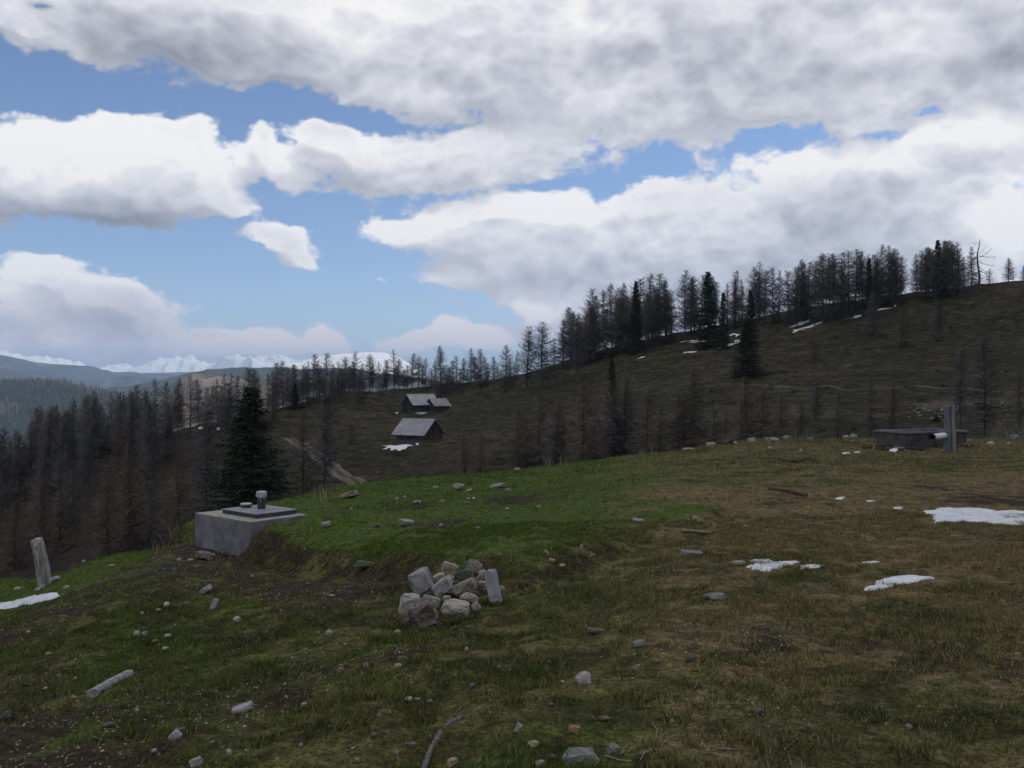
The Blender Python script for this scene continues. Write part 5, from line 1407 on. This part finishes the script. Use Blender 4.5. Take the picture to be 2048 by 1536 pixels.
snow([(1860,1020),(1905,1018),(1960,1019),(2010,1022),(2070,1026),(2120,1036),(2090,1048),(2030,1049),(1980,1046),(1935,1043),(1900,1044),(1862,1048),(1858,1038),(1872,1033),(1862,1027)], 'large bright snow patch at the right edge of the meadow', .022, .16)
snow([(1495,1120),(1515,1119),(1540,1121),(1560,1124),(1598,1125),(1580,1130),(1572,1136),(1530,1143),(1505,1139),(1495,1134),(1510,1128)], 'middle snow patch beside the pale flat stone', .016, .14)
snow([(1600,1133),(1625,1130),(1652,1131),(1630,1137),(1602,1139)], 'small narrow snow patch just right of the middle one', .012, .1)
snow([(1726,1182),(1756,1171),(1750,1164),(1785,1155),(1840,1153),(1872,1158),(1835,1164),(1795,1170),(1780,1177),(1755,1181)], 'curved pointed snow patch, nearest of all in the right meadow', .016, .12)
snow([(1723,1125),(1745,1123),(1762,1124),(1742,1127)], 'tiny snow streak above the curved snow patch', .008, .12)
snow([(-30,1212),(20,1202),(62,1192),(118,1186),(124,1190),(105,1200),(60,1208),(10,1219),(-30,1222)], 'long snow strip on the green ledge below the leaning post', .02, .1, 30, 17)
snow([(1668,999),(1680,994),(1690,994),(1684,1000)], 'little snow scrap left of the big snow patch', .008, .12)
snow([(1732,1002),(1742,1001),(1750,1003),(1740,1004)], 'tiny snow scrap in the far right meadow', .008, .12)
snow([(1786,1016),(1800,1014),(1808,1016),(1796,1019)], 'thin snow scrap just left of the big snow patch', .008, .12)
snow([(1778,903),(1792,898),(1800,899),(1792,905)], 'bluish scrap of snow in front of the trough', .05, .06, 30, 20)
snow([(1684,907),(1696,906),(1702,908),(1690,909)], 'thin snow scrap left of the wood heap', .03, .05, 30, 18)
snow([(1708,905),(1716,904),(1721,906),(1712,908)], 'tiny snow scrap right beside the wood heap', .03, .05, 30, 18)
for i, (poly, lab) in enumerate([
    ([(1578,662),(1600,656),(1625,650),(1642,642),(1650,643),(1632,652),(1605,660),(1585,665)], 'long snow strip along the foot of the ridge wood'),
    ([(1576,655),(1590,648),(1616,640),(1618,644),(1598,652)], 'snow strip between the trunks above the long strip'),
    ([(1362,684),(1385,680),(1415,678),(1412,682),(1385,685)], 'snow strip in the left part of the ridge wood'),
    ([(1440,696),(1455,688),(1482,678),(1482,682),(1462,690),(1446,699)], 'snow strip slanting down left of the big low spruce'),
    ([(1456,672),(1468,667),(1484,669),(1470,673)], 'small snow scrap above the slanting strip'),
    ([(1753,621),(1770,615),(1792,611),(1778,617),(1760,622)], 'thin snow strip at the right end of the ridge wood'),
    ([(1692,637),(1708,632),(1726,629),(1724,633),(1706,638)], 'snow strip below the tallest part of the ridge wood'),
    ([(1365,705),(1378,702),(1396,703),(1380,706)], 'faint snow scrap low in the ridge wood'),
    ([(1274,718),(1282,714),(1292,713),(1284,717)], 'snow scrap at the left of the ridge wood'),
    ([(764,899),(772,895),(780,894),(774,898)], 'little snow scrap left of the snow crescent by the lower barn'),
    ([(773,890),(783,890),(790,895),(803,894),(806,890),(820,889),(822,893),(812,898),(798,902),(784,901),(776,896)], 'bright snow crescent in front of the lower barn'),
    ([(831,887),(837,886),(838,889),(833,890)], 'small snow spot near the right corner of the lower barn'),
    ([(832,826),(840,825),(854,824),(852,827),(838,828)], 'white snow heap below the porch of the upper hut'),
    ([(790,826),(794,824),(797,826),(793,828)], 'tiny snow spot left of the upper hut'),
    ([(396,856),(402,852),(406,857),(400,858)], 'white snow spot in the gap of the left wood'),
    ([(432,858),(436,853),(440,858),(436,860)], 'second white snow spot in the gap of the left wood, right of the first'),
    ([(207,905),(216,903),(220,906),(212,908)], 'snow spot among the trunks of the left wood')]):
    snow(poly, lab, .03, .30, 330, 60)

# ------------------------------------------------------------------ huts
def hut(P0, al, W, L, he, hr, gable_left, mats, over=.55, base=.4, name='hut', label='', cat='hut', porch=False, door=True):
    """P0 near corner; d1 runs left and away, d2 right and away. The gable wall lies along d1 if gable_left else along d2"""
    a = math.radians(al)
    d1 = Vector((-math.cos(a), math.sin(a), 0)); d2 = Vector((math.sin(a), math.cos(a), 0))
    g, l = (d1, d2) if gable_left else (d2, d1)          # g along the gable, l along the ridge
    e = empty(name, P0)
    wall_m, gable_m, roof_m = mats
    flip = -1 if gable_left else 1
    def pt(i, j, z): v = g * i + l * j; return (v.x, v.y, z)
    MB_ = MB()
    V_ = [pt(-.05, -.05, -1.2), pt(W + .05, -.05, -1.2), pt(W + .05, L + .05, -1.2), pt(-.05, L + .05, -1.2), pt(-.05, -.05, base), pt(W + .05, -.05, base), pt(W + .05, L + .05, base), pt(-.05, L + .05, base)]
    MB_.add((V_, [(0, 1, 5, 4), (1, 2, 6, 5), (2, 3, 7, 6), (3, 0, 4, 7), (4, 5, 6, 7)])); MB_.build('footing', M_STONEBASE, e)
    b = base + .003
    r0 = 1.5 if porch else 0
    V_ = [pt(r0, 0, b), pt(r0, L, b), pt(r0, L, he + (hr - he) * r0 / (W / 2) if porch else he), pt(r0, 0, he + (hr - he) * r0 / (W / 2) if porch else he), pt(W, 0, b), pt(W, L, b), pt(W, L, he), pt(W, 0, he)]
    for k in (0, 4): MB().add((V_[k:k + 4], [(0, 1, 2, 3)])).build('side_wall', wall_m, e)
    for j in (0, L): MB().add(([pt(0, j, b), pt(W, j, b), pt(W, j, he), pt(W / 2, j, hr), pt(0, j, he)], [(0, 1, 2, 3, 4)])).build('gable_wall', gable_m, e)
    # roof: two slabs with thickness
    sl = (hr - he) / (W / 2); t = .10
    for sgn in (0, 1):
        i0, i1 = (-over, W / 2) if sgn == 0 else (W + over, W / 2)
        z0, z1 = he - sl * over + .05, hr + .05
        V_ = [pt(i0, -over, z0), pt(i1, -over, z1), pt(i1, L + over, z1), pt(i0, L + over, z0)]
        V_ += [(x, y, z + t) for x, y, z in V_]
        o = MB().add((V_, [(0, 1, 2, 3), (4, 7, 6, 5), (0, 4, 5, 1), (1, 5, 6, 2), (2, 6, 7, 3), (3, 7, 4, 0)])).build('roof', (roof_m,), e)
        bm = bmesh.new(); bm.from_mesh(o.data); bmesh.ops.recalc_face_normals(bm, faces=bm.faces[:]); bm.to_mesh(o.data); bm.free()
    if door:
        w0, w1 = W * .38, W * .62
        q = [pt(w0, -.03, b), pt(w1, -.03, b), pt(w1, -.03, min(he, b + 1.9)), pt(w0, -.03, min(he, b + 1.9))]
        q2 = [pt(w0, .0, b), pt(w1, .0, b), pt(w1, .0, min(he, b + 1.9)), pt(w0, .0, min(he, b + 1.9))]
        MB().add((q + q2, [(0, 1, 2, 3), (0, 4, 5, 1), (1, 5, 6, 2), (2, 6, 7, 3), (3, 7, 4, 0)])).build('door', M_PLANKDARK, e)
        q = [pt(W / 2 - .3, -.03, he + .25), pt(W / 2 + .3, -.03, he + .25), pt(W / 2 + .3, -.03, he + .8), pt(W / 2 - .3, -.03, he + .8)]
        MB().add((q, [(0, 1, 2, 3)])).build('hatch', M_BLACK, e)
    if porch:
        for j in (0.15, L * .45, L - .15):
            v = g * .12 + l * j
            MB().add(tube([(v.x, v.y, b), (v.x, v.y, he)], [.09, .08], 6)).build('porch_post', M_GREYWOOD, e)
        vv = g * .12
        MB().add(tube([(vv.x + l.x * .1, vv.y + l.y * .1, b + .85), (vv.x + l.x * (L - .1), vv.y + l.y * (L - .1), b + .85)], [.05, .05], 5)).build('rail', M_GREYWOOD, e)
    tag(e, label, cat)
    return e
def huts():
    x, y, z = hit(847, 886, 120, 230); s = y / FPX
    al = 32
    wd = (847 - 788) * s / math.cos(math.radians(al)); gw = (880 - 847) * s / math.sin(math.radians(al)) * .97
    hut((x, y, z), al, gw, wd, (886 - 866) * s, (886 - 842.5) * s + .2, False, (M_PLANK, M_PLANKRED, M_ROOF), over=.62, base=.35, name='barn', label='lower plank barn with a plain grey roof and reddish gable wall', cat='barn')
    x, y, z = hit(827, 826, 180, 275); s = y / FPX; al = 48
    hut((x, y, z), al, (827 - 802) * s / math.cos(math.radians(al)), (872 - 827) * s / math.sin(math.radians(al)), (826 - 807) * s, (826 - 789.5) * s, True, (M_PLANKDARK, M_PLANKDARK, M_ROOF2), over=.55, base=.3, name='alpine_hut', label='upper alpine hut with a pale roof and open porch', cat='hut', porch=False)
    x2, y2 = x + (869 - 827) * s, y + 1.2; z2 = gh(x2, y2); 
    z2 = max(z2, -(826 - 768) / FPX * y2)
    hut((x2, y2, z2), al, (869 - 849) * s / math.cos(math.radians(al)), (896 - 869) * s / math.sin(math.radians(al)), (824 - 809.5) * s, (824 - 797.5) * s, True, (M_PLANKDARK, M_PLANKDARK, M_ROOF), over=.45, base=.2, name='shed', label='smaller grey shed with a purple-grey roof adjoining the upper alpine hut', cat='shed')
huts()

def fence_line():
    # low paddock fence in front of the upper hut
    pts = [(770, 829), (800, 831), (830, 832), (858, 830), (880, 824)]
    W = [Vector(hit(u, v, 170, 270)) for u, v in pts]
    e = empty('wooden_fence', W[0]); m1 = MB()
    for i in range(len(W) - 1):
        a, b = W[i] - W[0], W[i + 1] - W[0]; n = 3
        for k in range(n):
            p = a.lerp(b, k / n); p.z = gh(p.x + W[0].x, p.y + W[0].y) - W[0].z
            MB().add(tube([p - Vector((0, 0, .2)), p + Vector((0, 0, 1.0))], [.07, .06], 5)).build('fence_post', M_PLANK, e)
        for h in (.5, .85): m1.add(tube([a + Vector((0, 0, h)), b + Vector((0, 0, h))], [.045, .045], 4))
    m1.build('rails', M_PLANK, e)
    tag(e, 'low weathered rail fence below the upper alpine hut', 'fence')
fence_line()

# ------------------------------------------------------------------ road and cattle path
def ribbon(name, pts, width, mat, d0, d1, lift=.10):
    W = np.array([hit(u, v, d0, d1)[:2] for u, v in pts])
    seg = np.linalg.norm(np.diff(W, axis=0), axis=1); cum = np.concatenate([[0], np.cumsum(seg)])
    t = np.arange(0, cum[-1], .6); X = np.interp(t, cum, W[:, 0]); Y = np.interp(t, cum, W[:, 1])
    k = np.ones(15) / 15
    X = np.convolve(np.pad(X, 7, 'edge'), k, 'valid'); Y = np.convolve(np.pad(Y, 7, 'edge'), k, 'valid')
    dx, dy = np.gradient(X), np.gradient(Y); L = np.hypot(dx, dy) + 1e-6; nx, ny = -dy / L, dx / L
    cols = np.linspace(-1, 1, 9)
    wv = width * (1 + .25 * fbm(t, t * 0, 6, 2, 81))
    VX = X[:, None] + nx[:, None] * cols[None] * wv[:, None] / 2; VY = Y[:, None] + ny[:, None] * cols[None] * wv[:, None] / 2
    VZ = ground_h(VX, VY) + lift - (np.abs(cols) ** 6)[None] * (lift + .05)
    o = new_mesh_obj(name, np.stack([VX, VY, VZ], -1).reshape(-1, 3), grid_faces(len(t), 9), (mat,), smooth=True)
    add_attr(o.data, 'across', np.broadcast_to(np.abs(cols)[None], VX.shape).ravel())
    tag(o, kind='structure')
def road_mat():
    m, g, b = material('dirt_track', .95, .05)
    P = g.new('ShaderNodeNewGeometry').outputs['Position']; a = attr(g, 'across')
    n = g.noise(P, .9, 5, .65)
    rut = g.m('MULTIPLY', g.ss(a, .15, .35), g.ss(a, 1.0, .75))
    f = g.m('ADD', rut, g.m('MULTIPLY', g.m('SUBTRACT', n, .5), 1.1))
    c = g.mix(g.ss(f, .2, .75), (.055, .050, .034), g.mix(g.ss(n, .35, .65), (.085, .070, .056), (.145, .122, .104)))
    g.l.new(c, b.inputs['Base Color']); bump(g, b, n, .08, .8)
    return m
M_ROAD = road_mat()
M_SLOPE_PATH = simple_mat('trodden_earth', (.045, .040, .030), (.095, .082, .062), .8, dist=.03)
ribbon('road', [(572,876),(590,884),(606,892),(620,900),(633,909),(648,922),(662,935),(680,947),(702,959),(728,970),(752,984),(775,1000)], 2.6, M_ROAD, 90, 200)
ribbon('path', [(1450,772),(1520,770),(1600,776),(1700,781),(1760,776),(1850,774),(1950,780),(2048,784),(2100,785)], .6, M_SLOPE_PATH, 100, 220, .06)

# ------------------------------------------------------------------ grass
def masks(x, y):
    h, s = mound_parts(x, y); t = x / np.maximum(y, .5)
    inside = sstep(s + .25 * fbm(x, y, .7, 2, 57), -.15, .75) * (y > 5) * (1 - sstep(x + 1.6 * fbm(x, y, 3, 3, 55), 1.6, 5.6))
    ledge = sstep(y, 16.5, 19) * (x < -4.6)
    return h, s, t, inside, ledge

def blades(name, n_near, n_far, label):
    r = np.random.default_rng(77)
    lx = [a.data for a in ()]
    D = np.concatenate([3.2 + (12 - 3.2) * r.random(n_near) ** .72, 12 + 20 * r.random(n_far) ** .85]); n = len(D)
    t = r.uniform(-.72, .68, n); x = t * D; y = D + r.normal(0, .02, n)
    cl = fbm(x, y, .16, 2, 91) + .6 * fbm(x, y, .9, 2, 92)
    h, s, t, inside, ledge = masks(x, y)
    lush = np.clip(inside + ledge + .25, 0, 1); right = sstep(t, -.02, .22)
    dry = np.clip(right * (.72 + .34 * fbm(x, y, 2.4, 3, 31)), 0, 1)
    soil = .10 + .42 * fbm(x, y, 1.9, 3, 33) + .16 * sstep(-t, .0, .2) - .38 * inside - .3 * ledge - .10 * right
    keep = (cl + r.normal(0, .35, n) > -.15) & (soil + r.normal(0, .12, n) < .40) & (y < 31)
    keep &= ~((x > -5.1) & (x < -2.6) & (y > 13.2) & (y < 15.6) & (np.abs(x + 3.8) + np.abs(y - 14.3) < 1.35))
    x, y, lush, dry, soil = x[keep], y[keep], lush[keep], dry[keep], soil[keep]; n = len(x)
    z = ground_h(x, y)
    sc = np.where(y < 12, 1, 1 + (y - 12) * .05)
    H = r.uniform(.008, .024, n) * (1 + 1.1 * np.clip(fbm(x, y, .22, 2, 95), 0, 1)) * (1 + .5 * (lush > .5) * 0) * (1 + .5 * np.clip(fbm(x, y, .8, 2, 93), 0, 1)) * sc
    W = r.uniform(.0018, .0038, n) * sc * (1 + y * .05)
    a = r.uniform(0, 6.28, n); la = r.uniform(0, 6.28, n); lean = r.uniform(.1, 1.1, n) * H
    b0 = np.stack([x + np.cos(a) * W, y + np.sin(a) * W, z - .004], -1); b1 = np.stack([x - np.cos(a) * W, y - np.sin(a) * W, z - .004], -1)
    tp = np.stack([x + np.cos(la) * lean, y + np.sin(la) * lean, z + H], -1)
    V_ = np.stack([b0, b1, tp], 1).reshape(-1, 3)
    F_ = np.arange(n * 3).reshape(-1, 3)
    m, g, b = material('grass_blades', .85, .15)
    P = g.new('ShaderNodeNewGeometry').outputs['Position']
    c, fine, mid = turf_colour(g, P)
    c = g.mix(g.ss(attr(g, 'rnd'), .0, 1.0, .0, .8, True), c, g.mix(attr(g, 'dryb'), (.095, .160, .026), (.34, .26, .135)))
    g.l.new(c, b.inputs['Base Color'])
    o = new_mesh_obj(name, V_, F_, (m,))
    rp = lambda q: np.repeat(q, 3)
    add_attr(o.data, 'lush', rp(lush)); add_attr(o.data, 'dry', rp(dry)); add_attr(o.data, 'soil', rp(np.clip(soil - .2, 0, 1)))
    add_attr(o.data, 'rnd', rp(r.random(n) ** 1.5)); add_attr(o.data, 'dryb', rp((r.random(n) < .14 + .62 * dry).astype(float)))
    tag(o, label, 'grass', kind='stuff')
blades('grass', 900000, 330000, 'short matted alpine grass, fresh green on the mound and straw brown on the right')

def stalks(u, v, n, hpx, spread, label, mat, seed, d0=8, d1=34, name='dry_stalks', cat='dry stalks', rad=.004, lean=.35):
    x, y, z = hit(u, v, d0, d1); s = y / FPX
    r = random.Random(seed); mb = MB()
    for i in range(n):
        px, py = r.uniform(-spread, spread) * s, r.uniform(-.15, .15)
        zz = gh(x + px, y + py) - z; H = hpx * s * r.uniform(.4, 1.0); lx, ly = r.uniform(-lean, lean) * H, r.uniform(-.2, .2) * H
        mb.add(tube([(px, py, zz - .02), (px + lx * .35, py + ly * .4, zz + H * .6), (px + lx, py + ly, zz + H)], [rad, rad * .8, rad * .4], 4, cap=False))
    o = mb.build(name, mat, None); o.location = (x, y, z); tag(o, label, cat)
M_STRAW = simple_mat('dry_straw', (.22, .18, .11), (.36, .31, .21), 12, strength=0)
stalks(330, 1092, 12, 42, 22, 'few long dry stalks on the rim left of the concrete box', M_STRAW, 1, rad=.005, lean=.6)
stalks(642, 1003, 6, 48, 8, 'two or three tall dry stems behind the crest right of the box', M_STRAW, 2, rad=.006)
stalks(1112, 932, 14, 22, 22, 'tuft of dry stalks on the crest left of centre', M_PALEWOOD, 3, rad=.007)
stalks(1302, 910, 12, 24, 40, 'thin dry stalks on the crest, left of the crest stones', M_PALEWOOD, 4, rad=.007)
stalks(1600, 880, 16, 28, 28, 'dry stalks on the crest right of the crest stones', M_PALEWOOD, 5, rad=.007)
stalks(2025, 882, 46, 52, 42, 'tangle of pale dry brush at the right edge', M_PALEWOOD, 6, rad=.008, lean=.8, name='dry_brush', cat='brush')
stalks(1855, 868, 3, 32, 4, 'single thin grey stem behind the trough', M_PALEWOOD, 7, d1=32, rad=.008, lean=.1)
stalks(1008, 1182, 60, 16, 14, 'tuft of rust-orange dead grass beside the tall slab of the stone pile', simple_mat('rust_grass', (.14, .07, .03), (.26, .15, .07), 12, strength=0), 8, d0=6, d1=12, rad=.0025, lean=.9, name='dead_grass_tuft', cat='grass tuft')
